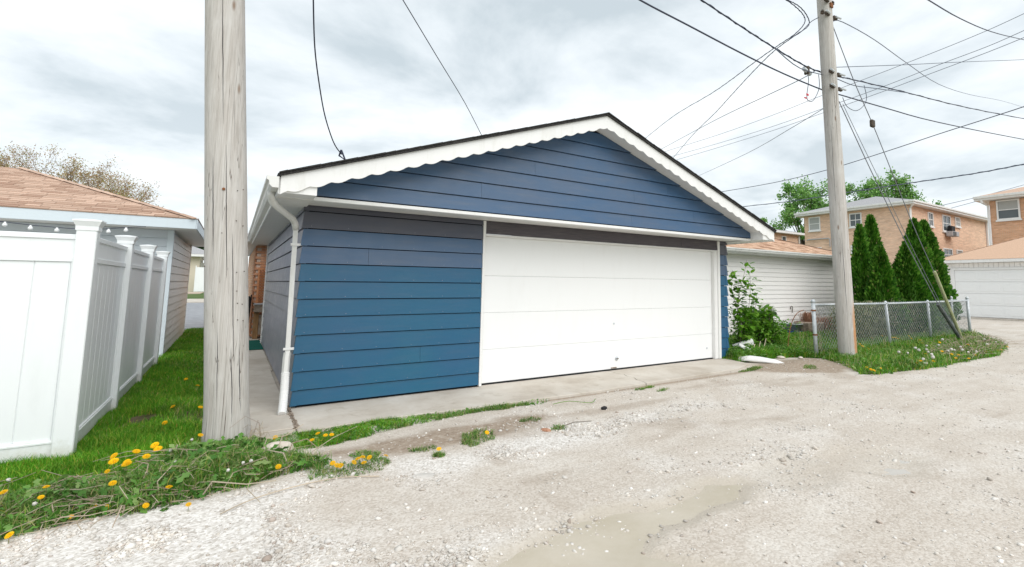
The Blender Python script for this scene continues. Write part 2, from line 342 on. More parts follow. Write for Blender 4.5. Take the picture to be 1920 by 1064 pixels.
def concrete():
    m = mat('concrete', (.5, .47, .42), .85, .2); g = G(m); v = g.world()
    c = g.ramp(g.noise(v, 1.3, 7, .65, .3), [(.3, (.42, .37, .31)), (.5, (.52, .475, .415)), (.7, (.60, .565, .51))])
    st = g.ramp(g.noise(g.world((1, 1, 1), (0, 0, .6)), 3.3, 6, .7, 1.2), [(.56, 0.0), (.72, .55)])
    c = g.mix(st, c, (.33, .28, .22))
    c = g.mix(g.ramp(g.noise(v, 90, 3), [(.62, 0.0), (.75, .35)]), c, (.3, .27, .23)); g.color(c)
    g.bump(g.math('ADD', g.noise(v, 14, 5, .7), g.math('MULTIPLY', g.noise(v, 120, 3), .35)), .3, .01); return m
M['concrete'] = concrete()
def alley_mat():
    m = mat('pale_gravel', (.5, .48, .45), .95, .12); g = G(m); v = g.world()
    at = g.n('ShaderNodeAttribute', attribute_name='dirt'); at2 = g.n('ShaderNodeAttribute', attribute_name='loose'); at3 = g.n('ShaderNodeAttribute', attribute_name='wet')
    fine = g.vor(v, 75, out='Color'); fb = g.n('ShaderNodeRGBToBW'); g.l(fine, fb.inputs[0])
    crs = g.vor(v, 34, out='Color'); cb = g.n('ShaderNodeRGBToBW'); g.l(crs, cb.inputs[0])
    pack = g.ramp(g.noise(v, 2.1, 8, .68, .4), [(.3, (.47, .415, .355)), (.5, (.55, .50, .44)), (.7, (.63, .595, .545))])
    tr = g.noise(g.world((.35, 2.2, 1), (0, 0, -.12)), 1.4, 6, .6)
    pack = g.mix(g.ramp(tr, [(.42, 0.0), (.6, .8)]), pack, (.475, .42, .36))
    pack = g.mix(.38, pack, g.ramp(fb.outputs[0], [(.15, (.34, .29, .24)), (.5, (.54, .49, .435)), (.85, (.70, .66, .61))]))
    loose = g.ramp(fb.outputs[0], [(.1, (.38, .345, .30)), (.45, (.62, .585, .54)), (.8, (.79, .765, .735))])
    loose = g.mix(.4, loose, g.ramp(cb.outputs[0], [(.2, (.46, .42, .38)), (.7, (.76, .735, .70))]))
    c = g.mix(at2.outputs['Fac'], pack, loose)
    dirt = g.ramp(g.noise(v, 22, 6, .7), [(.3, (.20, .145, .10)), (.55, (.33, .265, .205)), (.75, (.52, .47, .41))])
    c = g.mix(at.outputs['Fac'], c, dirt)
    c = g.mix(g.ramp(g.noise(v, 11, 7, .75), [(.63, 0.0), (.74, .35)]), c, (.34, .27, .21))
    c = g.mix(at3.outputs['Fac'], c, (.455, .405, .335)); g.color(c)
    h1 = g.vor(v, 75, 'SMOOTH_F1'); h2 = g.vor(v, 34, 'SMOOTH_F1')
    h = g.math('ADD', g.math('MULTIPLY', h1, -1), g.math('MULTIPLY', g.noise(v, 9, 6, .7), 1.3))
    h = g.math('ADD', h, g.math('MULTIPLY', g.math('MULTIPLY', h2, -.8), at2.outputs['Fac']))
    g.bump(h, .34, .010)
    g.rough(g.ramp(at3.outputs['Fac'], [(0, .95), (1, .35)])); return m
M['alley'] = alley_mat()
def island(name, stops, rough=.7, spec=.2, trans=0, hue=None):
    m = mat(name, stops[0][1], rough, spec); g = G(m); ge = g.n('ShaderNodeNewGeometry')
    c = g.ramp(ge.outputs['Random Per Island'], stops)
    n = g.ramp(g.noise(g.world(), 2.2, 4), [(.3, .72), (.7, 1.25)])
    g.color(g.mix(1.0, c, n, 'MULTIPLY'))
    if trans:
        tr = g.n('ShaderNodeBsdfTranslucent'); mx = g.n('ShaderNodeMixShader'); mx.inputs[0].default_value = trans
        g.l(g.mix(1.0, c, n, 'MULTIPLY'), tr.inputs['Color']); g.l(g.b.outputs[0], mx.inputs[1]); g.l(tr.outputs[0], mx.inputs[2])
        g.l(mx.outputs[0], g.t.nodes['Material Output'].inputs['Surface'])
    return m
M['grass'] = island('grass_blade', [(0, (0.0583, 0.2184, 0.0072)), (0.5, (0.1069, 0.336, 0.0108)), (0.85, (0.1941, 0.42, 0.027)), (1, (0.5821, 0.4536, 0.099))], .55, .3, .25)
M['grass_pale'] = island('grass_dry_mix', [(0, (0.0605, 0.1898, 0.02)), (0.5, (0.1331, 0.2783, 0.05)), (0.75, (0.2904, 0.3289, 0.1)), (1, (0.5566, 0.4934, 0.24))], .6, .25, .25)
M['weed'] = island('weed_leaf', [(0, (0.0528, 0.1656, 0.0225)), (0.5, (0.1056, 0.2622, 0.0405)), (0.8, (0.1848, 0.3312, 0.081)), (1, (0.2904, 0.3726, 0.144))], .55, .3, .25)
M['leaf'] = island('shrub_leaf', [(0, (0.0575, 0.1955, 0.01)), (0.5, (0.1265, 0.322, 0.02)), (1, (0.2185, 0.414, 0.045))], .5, .35, .35)
M['arb'] = island('arborvitae_spray', [(0, (.016, .08, .006)), (.5, (.06, .20, .012)), (.85, (.13, .30, .03)), (.97, (.20, .36, .05)), (1, (.26, .20, .09))], .6, .25, .2)
M['treeleaf'] = island('tree_leaf', [(0, (0.1144, 0.2904, 0.069)), (0.5, (0.2288, 0.4488, 0.115)), (1, (0.3432, 0.5544, 0.1725))], .6, .25, .35)
M['dark_conifer'] = island('conifer_needle', [(0, (.01, .03, .008)), (1, (.04, .08, .02))], .7, .2)
M['bud'] = island('red_bud', [(0, (.42, .25, .15)), (.5, (.48, .34, .19)), (1, (.38, .40, .15))], .8, .1, .3)
M['hedge'] = island('olive_hedge_leaf', [(0, (.09, .13, .05)), (.5, (.19, .22, .10)), (1, (.34, .32, .20))], .7, .2, .25)
M['dry'] = island('dry_stem', [(0, (.34, .28, .20)), (.5, (.50, .43, .33)), (1, (.34, .24, .19))], .8, .15)
M['redgrass'] = island('dry_pink_grass', [(0, (.36, .17, .11)), (.5, (.50, .28, .20)), (1, (.45, .33, .22))], .8, .1, .2)
M['stone'] = island('limestone_chip', [(0, (.48, .43, .375)), (.4, (.59, .555, .505)), (.85, (.71, .685, .65)), (1, (.38, .31, .26))], .85, .2)
M['soil'] = varied('lawn_soil', (.05, .055, .02), (.14, .11, .07), 9, .95, .1, .5, 40)
M['yellow'] = island('dandelion_petal', [(0, (.85, .42, .004)), (.5, (.90, .55, .006)), (1, (.92, .65, .02))], .6, .2, .3)
M['seed'] = mat('seed_fluff', (.58, .56, .52), .95, .05)
M['stem'] = varied('green_stem', (.14, .20, .06), (.25, .20, .10), 20, .6)
M['twig'] = mat('tan_twig', (.25, .18, .125), .9, .1)
M['bark'] = varied('bark', (.09, .07, .055), (.2, .165, .13), 6, .9, .1, .6, 30, (1, 1, .2))
M['cable'] = mat('black_cable', (.045, .052, .085), .55, .3)
M['cable_thin'] = mat('grey_cable', (.12, .14, .19), .55, .3)
M['guy'] = mat('galvanised_wire', (.22, .23, .26), .5, .4, .3)
M['galv'] = varied('galvanised_steel', (.46, .50, .53), (.62, .65, .67), 12, .45, .5, .1, 60, metal=.1)
M['rust'] = varied('rusty_steel', (.16, .07, .035), (.30, .13, .06), 15, .85, .2, .3, 80)
M['dark_metal'] = varied('dark_hardware', (.05, .045, .04), (.12, .085, .06), 25, .7, .3)
def pole_mat(name, orange=False):
    m = mat(name, (.4, .37, .33), .85, .15); g = G(m)
    gr = g.noise(g.co((26, 26, 1.1)), 1, 7, .7, .3); fine = g.noise(g.co((90, 90, 2.2)), 1, 5, .65)
    c = g.ramp(gr, [(.25, (.37, .335, .305)), (.45, (.49, .46, .43)), (.6, (.57, .55, .525)), (.8, (.66, .645, .625))])
    c = g.mix(.35, c, g.ramp(fine, [(.3, (.27, .24, .21)), (.6, (.63, .60, .56))]))
    ck = g.noise(g.co((14, 14, .25), loc=(3, 1, 2)), 1, 3, .45, .6)
    crack = g.ramp(ck, [(.4945, 0.0), (.4992, 1.0), (.5008, 1.0), (.5055, 0.0)])
    cut = g.ramp(g.noise(g.co((3, 3, .7), loc=(5, 5, 5)), 1, 3), [(.47, 0.0), (.56, 1.0)])
    crack = g.math('MULTIPLY', crack, cut)
    c = g.mix(crack, c, (.16, .125, .10))
    blot = g.ramp(g.noise(g.co((6, 6, 3)), 1, 5, .6), [(.55, 0.0), (.75, .4)]); c = g.mix(blot, c, (.66, .645, .62))
    kn = g.vor(g.co((5, 5, 1.6)), 1); c = g.mix(g.ramp(kn, [(.06, .8), (.12, 0.0)]), c, (.22, .14, .09))
    if orange:
        sp = g.n('ShaderNodeSeparateXYZ'); g.l(g.co(), sp.inputs[0])
        nz = g.noise(g.co((14, 14, 2.5)), 1, 5, .7)
        zz = g.ramp(g.math('ADD', g.math('MULTIPLY', sp.outputs[2], .6), g.math('MULTIPLY', nz, .5)), [(.78, 1.0), (1.0, 0.0)])
        # the split side faces +x and towards the alley
        xx = g.ramp(g.math('ADD', g.math('ADD', g.math('MULTIPLY', sp.outputs[0], 1.1), g.math('MULTIPLY', sp.outputs[1], -2.9)), g.math('MULTIPLY', nz, .30)), [(.545, 0.0), (.60, 1.0)])
        c = g.mix(g.math('MULTIPLY', zz, xx), c, g.ramp(fine, [(.3, (.42, .19, .08)), (.7, (.68, .40, .22))]))
    g.color(c)
    h = g.math('SUBTRACT', g.math('ADD', gr, g.math('MULTIPLY', fine, .5)), g.math('MULTIPLY', crack, 2.2)); g.bump(h, .5, .012); return m
M['pole'] = pole_mat('weathered_pole'); M['pole2'] = pole_mat('weathered_pole_split', True)
def brick_mat(name, a, b, mo, scale=1.0, axis='xz'):
    m = mat(name, a, .9, .15); g = G(m)
    sp = g.n('ShaderNodeSeparateXYZ'); g.l(g.world(), sp.inputs[0]); cb = g.n('ShaderNodeCombineXYZ')
    g.l(g.math('ADD', sp.outputs[0], sp.outputs[1]), cb.inputs[0]); g.l(sp.outputs[2], cb.inputs[1])
    br = g.n('ShaderNodeTexBrick'); g.l(cb.outputs[0], br.inputs['Vector'])
    br.inputs['Color1'].default_value = (*a, 1); br.inputs['Color2'].default_value = (*b, 1); br.inputs['Mortar'].default_value = (*mo, 1)
    br.inputs['Scale'].default_value = 1; br.inputs['Brick Width'].default_value = .21; br.inputs['Row Height'].default_value = .075; br.inputs['Mortar Size'].default_value = .008
    n = g.ramp(g.noise(g.world((1, 1, 6)), 1.1, 7, .75), [(.3, .74), (.7, 1.22)])
    g.color(g.mix(1.0, br.outputs[0], n, 'MULTIPLY')); g.bump(br.outputs[1], -.3, .008); return m
M['tan_brick'] = brick_mat('tan_brick', (.72, .46, .31), (.80, .55, .39), (.72, .58, .48))
M['orange_brick'] = brick_mat('orange_brick', (.60, .32, .18), (.70, .41, .25), (.60, .46, .36))
M['near_brick'] = varied('orange_brick_single', (.50, .22, .12), (.66, .38, .24), 6, .9, .15, .4, 60)
M['mortar'] = mat('mortar', (.60, .50, .42), .95, .1)
M['glass'] = mat('window_glass', (.10, .12, .13), .08, .5)
M['blind'] = mat('window_blind', (.42, .43, .42), .7, .2)
M['teal'] = varied('teal_mat', (.005, .085, .065), (.01, .12, .09), 40, .9, .1, .3, 200)
M['wood'] = varied('weathered_wood', (.22, .12, .055), (.36, .22, .11), 5, .8, .15, .4, 30, (8, 8, .8))
M['lattice'] = varied('orange_lattice', (.45, .18, .08), (.55, .25, .12), 5, .8)
M['black'] = mat('black_plastic', (.015, .015, .017), .6, .3)
M['greygreen'] = varied('grey_green_plastic', (.30, .35, .33), (.40, .44, .42), 9, .6)
M['bluebox'] = mat('blue_plastic', (.015, .045, .16), .5, .3)
M['planter'] = varied('rough_stone', (.20, .155, .12), (.36, .30, .25), 12, .95, .1, .8, 40)
M['boulder'] = varied('pale_rock', (.50, .44, .38), (.66, .60, .53), 6, .9, .15, .5, 30)
M['asphalt'] = varied('grey_asphalt', (.26, .27, .29), (.34, .35, .37), 3, .9, .1)
M['guard'] = varied('yellow_green_guard', (.34, .36, .18), (.44, .45, .27), 8, .6)
M['guard_dark'] = varied('dark_guard', (.07, .08, .085), (.14, .15, .15), 8, .6)
M['acunit'] = mat('ac_case', (.42, .43, .45), .6, .3)
M['brickred'] = varied('broken_brick', (.36, .17, .10), (.46, .27, .18), 25, .9)
M['red'] = mat('red_plastic', (.6, .06, .08), .5, .3)
M['water'] = mat('muddy_water', (.40, .345, .25), .12, .4)
g_ = G(M['water']); g_.color(g_.ramp(g_.noise(g_.world(), 2.5, 6, .65), [(.3, (.45, .40, .31)), (.7, (.54, .49, .41))]))
g_.bump(g_.noise(g_.world(), 14, 3), .02, .004)
M['water_grey'] = mat('thin_water', (.50, .465, .42), .16, .35)
g_ = G(M['water_grey']); g_.bump(g_.noise(g_.world(), 10, 3), .02, .004)

# ------------------------------------------------------------------ terrain
PUD1 = [(.99, -4.02), (1.22, -4.02), (1.46, -4.05), (1.88, -4.16), (2.21, -4.07), (2.41, -4.03), (2.64, -4.14), (2.67, -4.27), (2.45, -4.37), (2.1, -4.36), (1.88, -4.36), (1.63, -4.37), (1.49, -4.42), (1.36, -4.55), (1.55, -4.9), (1.1, -5.3), (.3, -5.0), (.1, -4.5), (.45, -4.2)]
PUD2 = [(2.80, -4.00), (3.1, -4.02), (3.38, -4.12), (3.5, -4.4), (3.2, -4.62), (2.85, -4.5), (2.68, -4.25)]
PUD3 = [(3.55, -4.2), (4.0, -4.22), (4.35, -4.5), (4.3, -4.8), (3.9, -4.9), (3.6, -4.65), (3.5, -4.4)]
WL_ = -.052
def puddle_sd(poly, x, y): return sdf(poly, x, y) + (fbm(x * 3.2, y * 3.2, 5) - .5) * .22
def gz(x, y):
    x = np.asarray(x, float); y = np.asarray(y, float)
    z = -.030 + (fbm(x * .55, y * .55, 3) - .5) * .016 + (fbm(x * 3.5, y * 3.5, 4) - .5) * .007
    fade = 1 - sstep(-1.5, -1.0, y) * (x > -.3) * (x < 7.5)
    z = -.034 * (1 - fade) + z * fade
    for yc, w in ((-3.05, .30), (-4.7, .35)): z = z - .006 * np.exp(-((y - yc + .15 * np.sin(x * .6)) / w) ** 2) * (y < -1.6)
    for P_, d_ in ((PUD1, .030), (PUD2, .0225), (PUD3, .0215)):
        s = puddle_sd(P_, x, y); z = z - d_ * sstep(-.10, .10, s)
    z = z + .05 * np.exp(-(((x - 8.1) / .9) ** 2 + ((y + 1.15) / .45) ** 2)) - .0
    return z
def axis_pts(segs):
    out = [segs[0][0]]
    for a, b, h in segs:
        n = max(1, int(round((b - a) / h))); out += list(np.linspace(a, b, n + 1)[1:])
    return np.array(out)
def grid_mesh(name, X, Y, zf):
    gx, gy = np.meshgrid(X, Y); z = zf(gx, gy); V = np.stack([gx, gy, z], -1).reshape(-1, 3)
    nx, ny = len(X), len(Y); i = np.arange(nx - 1); j = np.arange(ny - 1); I, J = np.meshgrid(i, j); a = (J * nx + I).ravel()
    F = np.stack([a, a + 1, a + nx + 1, a + nx], 1); return npmesh(name, V, F, True), V
X = axis_pts([(-9, -2.6, .2), (-2.6, 5.5, .03), (5.5, 12, .07), (12, 30, .3), (30, 60, 1.5)])
Y = axis_pts([(-14, -6.2, .3), (-6.2, -.9, .03), (-.9, 4, .25), (4, 14, .8)])
me, V = grid_mesh('alley', X, Y, gz)
vx, vy = V[:, 0], V[:, 1]
DIRTP = [[(-.1, -1.75), (.5, -1.65), (1.4, -1.6), (2.3, -1.55), (2.6, -1.9), (1.6, -2.2), (.9, -2.15), (.3, -2.2)],
         [(6.9, -1.0), (7.6, -.75), (9.3, -.75), (9.4, -1.6), (8.6, -2.1), (7.6, -2.0), (6.9, -1.5)]]
dirt = np.zeros(len(V))
for P_ in DIRTP: dirt = np.maximum(dirt, sstep(-.1, .16, sdf(P_, vx, vy) + (fbm(vx * 2.5, vy * 2.5) - .5) * .5) * .9)
dirt = np.maximum(dirt, sstep(.60, .76, fbm(vx * .9 + 9, vy * 2.6 + 4, 6)) * .38 * (vx > 1.2))
dirt = np.maximum(dirt, np.exp(-((vy + 1.13) / .07) ** 2) * (vx > 2.6) * (vx < 7.4) * .9)
def loose_f(x, y):
    b = np.exp(-((y + 2.55 - .02 * x + .12 * np.sin(x * 1.3)) / .26) ** 2) * sstep(0.2, .9, x) * (1 - sstep(3, 5.5, x)) * 1.1
    b = b + sstep(.1, -.5, x) * sstep(-2.3, -2.45, y) * .9
    b = b + sstep(-3.6, -4.0, y) * (1 - sstep(.2, 1.4, x)) * .55 + np.exp(-((y + 3.85) / .25) ** 2) * sstep(2.4, 3, x) * (1 - sstep(5, 7, x)) * .3
    return np.clip(b + (fbm(x * 1.7 + 3, y * 1.7 + 8, 5) - .52) * 1.6, 0, 1)
loose = loose_f(vx, vy)
wet = np.zeros(len(V))
for P_, a_ in ((PUD1, .8), (PUD2, .3), (PUD3, .3)): wet = np.maximum(wet, sstep(-.16, .02, puddle_sd(P_, vx, vy)) * a_)
for n_, d_ in (('dirt', dirt), ('loose', loose), ('wet', wet)):
    at_ = me.attributes.new(n_, 'FLOAT', 'POINT'); at_.data.foreach_set('value', d_.astype(np.float32))
alley = tag(link('alley', me, M['alley']), kind='structure')
gnd = tag(boxo('ground', (-900, 1200, -900, 1200, -.6, -.12), M['grass_pale']), kind='structure')
M['field'] = varied('far_ground', (.06, .12, .03), (.12, .15, .06), .5, .95, .1)
gnd.data.materials[0] = M['field']
for nm, P_, mt in (('brown_puddle', PUD1, 'water'), ('grey_puddle', PUD2, 'water_grey'), ('grey_puddle', PUD3, 'water_grey')):
    xs = [p[0] for p in P_]; ys = [p[1] for p in P_]
    pm, _ = grid_mesh(nm, np.linspace(min(xs) - .05, max(xs) + .05, 3), np.linspace(min(ys) - .05, max(ys) + .05, 3), lambda a, b: a * 0 + WL_ - (.0015 if mt == 'water_grey' else 0))
    tag(link(nm.replace('brown_', '').replace('grey_', ''), pm, M[mt]), kind='structure')

# soil patches under the vegetation
LAWN = [(-3.6, -2.5), (-2.6, -2.55), (-1.64, -2.42), (-1.53, -2.36), (-1.34, -2.32), (-1.08, -2.4), (-.78, -2.32), (-.45, -2.25), (-.2, -2.15), (-.18, -1.8), (-.3, -1.5), (-.46, -1.2), (-.74, -1.25), (-.76, 2), (-.72, 12.5), (-1.75, 12.5), (-1.75, -.8), (-3.6, -.8)]
VERGE = [(7.35, .1), (7.5, -.45), (8.0, -.5), (8.46, -.45), (9.1, -.6), (9.35, -1.0), (8.95, -1.6), (8.35, -2.15), (8.1, -2.35), (8.4, -2.55), (8.83, -2.6), (9.97, -2.75), (11.47, -2.78), (13.2, -2.85), (14.6, -2.6), (15.76, -2.3), (16.8, -1.75), (17.9, -1.25), (18.9, -.6), (19.6, .5), (20.4, 1.6), (19.0, 2.5), (7.6, 2.7)]
def lawn_z(poly, rise):
    def f(x, y): s = sdf(poly, x, y) + (fbm(x * 4, y * 4) - .5) * .12; return gz(x, y) - .012 + rise * sstep(-.02, .25, s)
    return f
lz_left = lawn_z(LAWN, .045); lz_right = lawn_z(VERGE, .06)
def soil(name, poly, zf, h):
    xs = [p[0] for p in poly]; ys = [p[1] for p in poly]
    gx, gy = np.meshgrid(np.arange(min(xs) - .1, max(xs) + .1, h), np.arange(min(ys) - .1, max(ys) + .1, h))
    s = sdf(poly, gx, gy) > -.06; z = zf(gx, gy); V = np.stack([gx, gy, z], -1).reshape(-1, 3); ny, nx = gx.shape
    I, J = np.meshgrid(np.arange(nx - 1), np.arange(ny - 1)); ok = (s[:-1, :-1] & s[1:, 1:] & s[1:, :-1] & s[:-1, 1:]).ravel(); a = (J * nx + I).ravel()[ok]
    used, inv = np.unique(np.stack([a, a + 1, a + nx + 1, a + nx], 1), return_inverse=True)
    return tag(link(name, npmesh(name, V[used], inv.reshape(-1, 4), True), M['soil']), kind='structure')
soil('lawn', LAWN, lz_left, .06); soil('lawn', VERGE, lz_right, .1)
# far ground seen through the gap on the left
def sheet(name, x0, x1, y0, y1, z, m): 
    return tag(boxo(name, (x0, x1, y0, y1, z - .1, z), M[m]), kind='structure')
sheet('street', -9, -.5, 12.6, 36, -.015, 'asphalt')
sheet('pavement', -14, -.3, 36, 44, .03, 'concrete')
sheet('far_lawn', -30, 0, 44.2, 95, .04, 'field')
M['mulch'] = varied('tan_mulch', (.42, .33, .26), (.5, .42, .34), 2, .95)

# concrete: apron and side walk
apron = tag(bpy.data.objects.new('apron', None), kind='structure'); COL.objects.link(apron)
crk = [(4.60, .05), (4.585, -.2), (4.62, -.35), (4.56, -.5), (4.575, -.65), (4.50, -.8), (4.48, -.97), (4.44, -1.08)]
A1 = [(-.02, .3), (-.03, -.6), (-.045, -1.06), (.9, -1.02), (1.7, -1.09), (2.6, -1.10), (3.5, -1.13)] + [(x - .007, y) for x, y in crk[::-1]] + [(4.58, .3)]
A2 = [(4.6, .3)] + [(x + .007, y) for x, y in crk] + [(5.2, -1.05), (6.0, -1.02), (6.75, -.95), (7.35, -.72), (7.45, -.2), (7.45, .3)]
for P_ in (A1, A2): MB().prism(P_, 'z', -.12, 0).build('concrete_slab', M['concrete'], apron, bevel=.006)
walk = tag(bpy.data.objects.new('side_walk', None), kind='structure'); COL.objects.link(walk)
for y0, y1, dz in ((-1.36, -.92, -.006), (-.905, 3.05, .002), (3.065, 5.9, 0), (5.915, 8.8, -.003)):
    x1 = -.055 if y0 < 0 else -.03
    MB().prism([(-.74, y0), (x1, y0), (x1 + .0, y1), (-.74, y1)], 'z', -.12, dz).build('concrete_slab', M['concrete'], walk, bevel=.006)

# ------------------------------------------------------------------ blue garage
W, D, H = 7.6, 7.35, 2.37
FY, GY = -.93, -.60           # rake board and gable face
AP, SL = 3.985, (3.985 - 2.505) / 4.12
def roofz(x): return AP - SL * abs(x - 3.8)
gar = thing('garage', (0, 0, 0), 'blue wooden garage with white double door, scalloped white gable trim and black roof edge', 'garage')
boxo('wall', (.03, 2.29, .02, .12, 0, H), M['sheath'], gar); boxo('wall', (7.33, 7.57, .02, .12, 0, H), M['sheath'], gar)
boxo('wall', (.03, .12, .122, D - .03, 0, H), M['sheath'], gar); boxo('wall', (W - .12, W - .03, .122, D - .03, 0, H), M['sheath'], gar)
boxo('wall', (.122, W - .122, D - .12, D - .03, 0, H), M['blue'], gar)
rows = [0.02] + [.19 + .2085 * k for k in range(11)] + [H]
if rows[-1] - rows[-2] < .05: rows.pop(-2)
def plank_front(x0, x1, z0, z1, yb=0., name='siding_plank', m='blue', zt0=None, zt1=None, parent=None, sag=0):
    g_ = .010
    tb, tt = .030 + random.uniform(-.002, .002), .012
    prof = lambda x, zb, zt: [(x, yb - tb, zb), (x, yb + .018, zb + .004), (x, yb + .018, zt), (x, yb - tt, zt)]
    V = prof(x0, z0 + g_, z1) + prof(x1, z0 + g_ + sag, z1)
    F = [(0, 1, 2, 3), (7, 6, 5, 4), (0, 4, 5, 1), (3, 2, 6, 7), (0, 3, 7, 4), (1, 5, 6, 2)]
    mb = MB(); mb.add(V, F); return mb.build(name, M[m], parent or gar)
for k in range(len(rows) - 1):
    z0, z1 = rows[k], rows[k + 1]
    js = {2: 1.42, 8: .72, 9: None}.get(k)
    segs = [(.012, 2.25)] if js is None else [(.012, js - .0015), (js + .0015, 2.25)]
    pm_ = 'blue' if k < 8 else ('blue_gable' if k < 10 else 'blue_eave_shade')  # upper rows step to slate: shade under the eave painted board by board
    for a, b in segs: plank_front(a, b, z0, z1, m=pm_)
    plank_front(7.40, W - .012, z0, z1, m=pm_)
    # metal corner caps
    for cx, s in ((0, 1), (W, -1)):
        mb = MB(); z0_, z1_ = z0 + .006, z1 - .001
        o, i = -.034 * s, -.015 * s
        V = [(cx + o, -.034, z0_), (cx + .035 * s, -.034, z0_), (cx + .035 * s, -.016, z1_), (cx + i, -.016, z1_), (cx + o, .035, z0_), (cx + i, .035, z1_), (cx + .03 * s, .03, z0_), (cx + .03 * s, .03, z1_)]
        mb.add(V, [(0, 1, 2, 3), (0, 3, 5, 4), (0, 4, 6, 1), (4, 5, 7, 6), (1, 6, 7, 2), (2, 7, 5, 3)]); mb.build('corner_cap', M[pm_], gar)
    # side wall planks (left side)
    jj = sorted(set([round(2.44 * q + (1.22 if k % 2 else 0), 2) for q in range(1, 4)]))
    ys = [.034] + [j for j in jj if j < D - .3] + [D - .07]
    for a, b in zip(ys, ys[1:]):
        tb, tt = .030, .012; V = []
        for y in (a + .001, b - .001): V += [(-tb, y, z0 + .01), (.018, y, z0 + .014), (.018, y, z1), (-tt, y, z1)]
        mb = MB(); mb.add(V, [(3, 2, 1, 0), (4, 5, 6, 7), (1, 5, 4, 0), (7, 6, 2, 3), (4, 7, 3, 0), (2, 6, 5, 1)]); mb.build('siding_plank', M['blue_side'], gar)
boxo('corner_trim', (-.045, .02, D - .068, D + .0, 0.01, H), M['trim'], gar, .003)
# right side wall covered with one blue sheet (not seen)
boxo('side_panel', (W - .028, W - .003, .04, D - .03, .02, H), M['blue'], gar)
mb = MB(); random.seed(12)
for k in range(1, len(rows) - 2):
    for x in (.08, .48, .88, 1.28, 1.68, 2.08):
        xx = x + random.uniform(-.02, .02); z = rows[k] + .035; y = -.0285; mb.box(xx - .0035, xx + .0035, y - .002, y + .002, z - .0035, z + .0035)
tag(mb.build('nail_heads', M['blue_side'], gar), kind='stuff')
# trims, header, door
boxo('door_trim', (2.252, 2.292, -.034, .10, 0.005, 2.345), M['trim'], gar, .003)
boxo('door_trim', (7.33, 7.395, -.034, .015, 0.005, 2.345), M['trim'], gar, .003)
boxo('door_jamb', (7.235, 7.328, -.012, .10, 0.005, 2.128), M['trim'], gar, .003)
boxo('door_head', (2.294, 7.328, -.022, .10, 2.130, 2.158), M['trim'], gar, .003)
for a, b in ((2.296, 6.30), (6.304, 7.326)): plank_front(a, b, 2.15, 2.352, .0, 'header_board', 'header')
door = bpy.data.objects.new('garage_door', None); COL.objects.link(door); door.parent = gar
zs = [.022, .495, 1.02, 1.555, 2.13]
for a, b in zip(zs, zs[1:]): boxo('door_panel', (2.296, 7.233, .062, .10, a + .0012, b - .0012), M['door'], door, .003)
boxo('gap_backing', (2.296, 7.30, .102, .115, .01, 2.13), M['sheath'], door)
random.seed(4)
mb = MB(); x = 2.30
while x < 7.2:
    x2 = min(x + random.uniform(.15, .5), 7.23); d = random.uniform(0, .012)
    mb.box(x, x2 - .006, .055 - d, .098, .002, .018 + random.uniform(-.003, .004)); x = x2
mb.build('bottom_seal', M['black'], door)
hd = MB().lathe([(.0, 0), (.032, .0), (.034, .012), (.026, .02), (.0, .021)], 0, 0, 18)
hd.V = [(4.79 + v[0], .062 - v[2], .19 + v[1]) for v in hd.V]; hd.build('door_handle', M['galv'], door, True)
MB().box(4.765, 4.815, .035, .043, .184, .196).build('door_handle', M['dark_metal'], door)
hd = MB().lathe([(.0, 0), (.018, .0), (.016, .008), (0, .009)], 0, 0, 12); hd.V = [(4.73 + v[0], .062 - v[2], .78 + v[1]) for v in hd.V]; hd.build('lock', M['galv'], door, True)
hd = MB().lathe([(.0, 0), (.02, .0), (.018, .006), (0, .007)], 0, 0, 12); hd.V = [(7.07 + v[0], .062 - v[2], .22 + v[1]) for v in hd.V]; hd.build('rivet', M['galv'], door, True)
MB().box(4.67, 4.79, .056, .061, .03, .05).build('rust_mark', M['planter'], door)
# gable: soffit below, clad face, trims
boxo('gable_soffit', (0, W, GY + .02, -.035, 2.350, 2.368), M['soffit'], gar)
boxo('gable_trim', (-.0, W, GY - .035, GY + .018, 2.325, 2.366), M['trim'], gar, .003)
def gab_lim(z): return (AP - .135 - z) / SL     # half width of the gable face at height z
gl = [2.372, 2.56, 2.765, 2.97, 3.175, 3.38, 3.585, 3.80]
for k in range(len(gl) - 1):
    z0, z1 = gl[k], gl[k + 1]
    h0, h1 = min(gab_lim(z0), 3.8), max(gab_lim(z1), .02); cx = 3.8
    js = {0: [4.55], 1: [1.95, 6.0], 2: [4.6], 3: [2.75, 5.35], 4: []}.get(k, [])
    zc = AP - .135 - SL * 3.8
    kn = [z for z in (z0, zc, z1) if z0 <= z <= z1]
    xa = [None] + [j - cx for j in js if abs(j - cx) < h1] + [None]
    for q in range(len(xa) - 1):
        lo = [(cx - max(min(gab_lim(z), 3.8), .02), z) for z in kn] if xa[q] is None else [(cx + xa[q] + .0012, z) for z in (z0, z1)]
        hi = [(cx + max(min(gab_lim(z), 3.8), .02), z) for z in kn] if xa[q + 1] is None else [(cx + xa[q + 1] - .0012, z) for z in (z0, z1)]
        pg = hi + lo[::-1]; n = len(pg); ft = lambda z: GY - .030 + .018 * (z - z0) / (z1 - z0)
        V = [(x, ft(z), z + (.010 if z == z0 else 0)) for x, z in pg] + [(x, GY + .016, z + (.010 if z == z0 else 0)) for x, z in pg]
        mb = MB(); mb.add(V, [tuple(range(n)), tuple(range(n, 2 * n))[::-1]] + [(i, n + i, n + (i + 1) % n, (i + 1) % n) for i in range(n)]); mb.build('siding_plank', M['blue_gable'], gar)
MB().prism([(0.02, 2.37), (W - .02, 2.37), (3.8, AP - .12)], 'y', GY + .018, GY + .05).build('gable_backing', M['sheath'], gar)
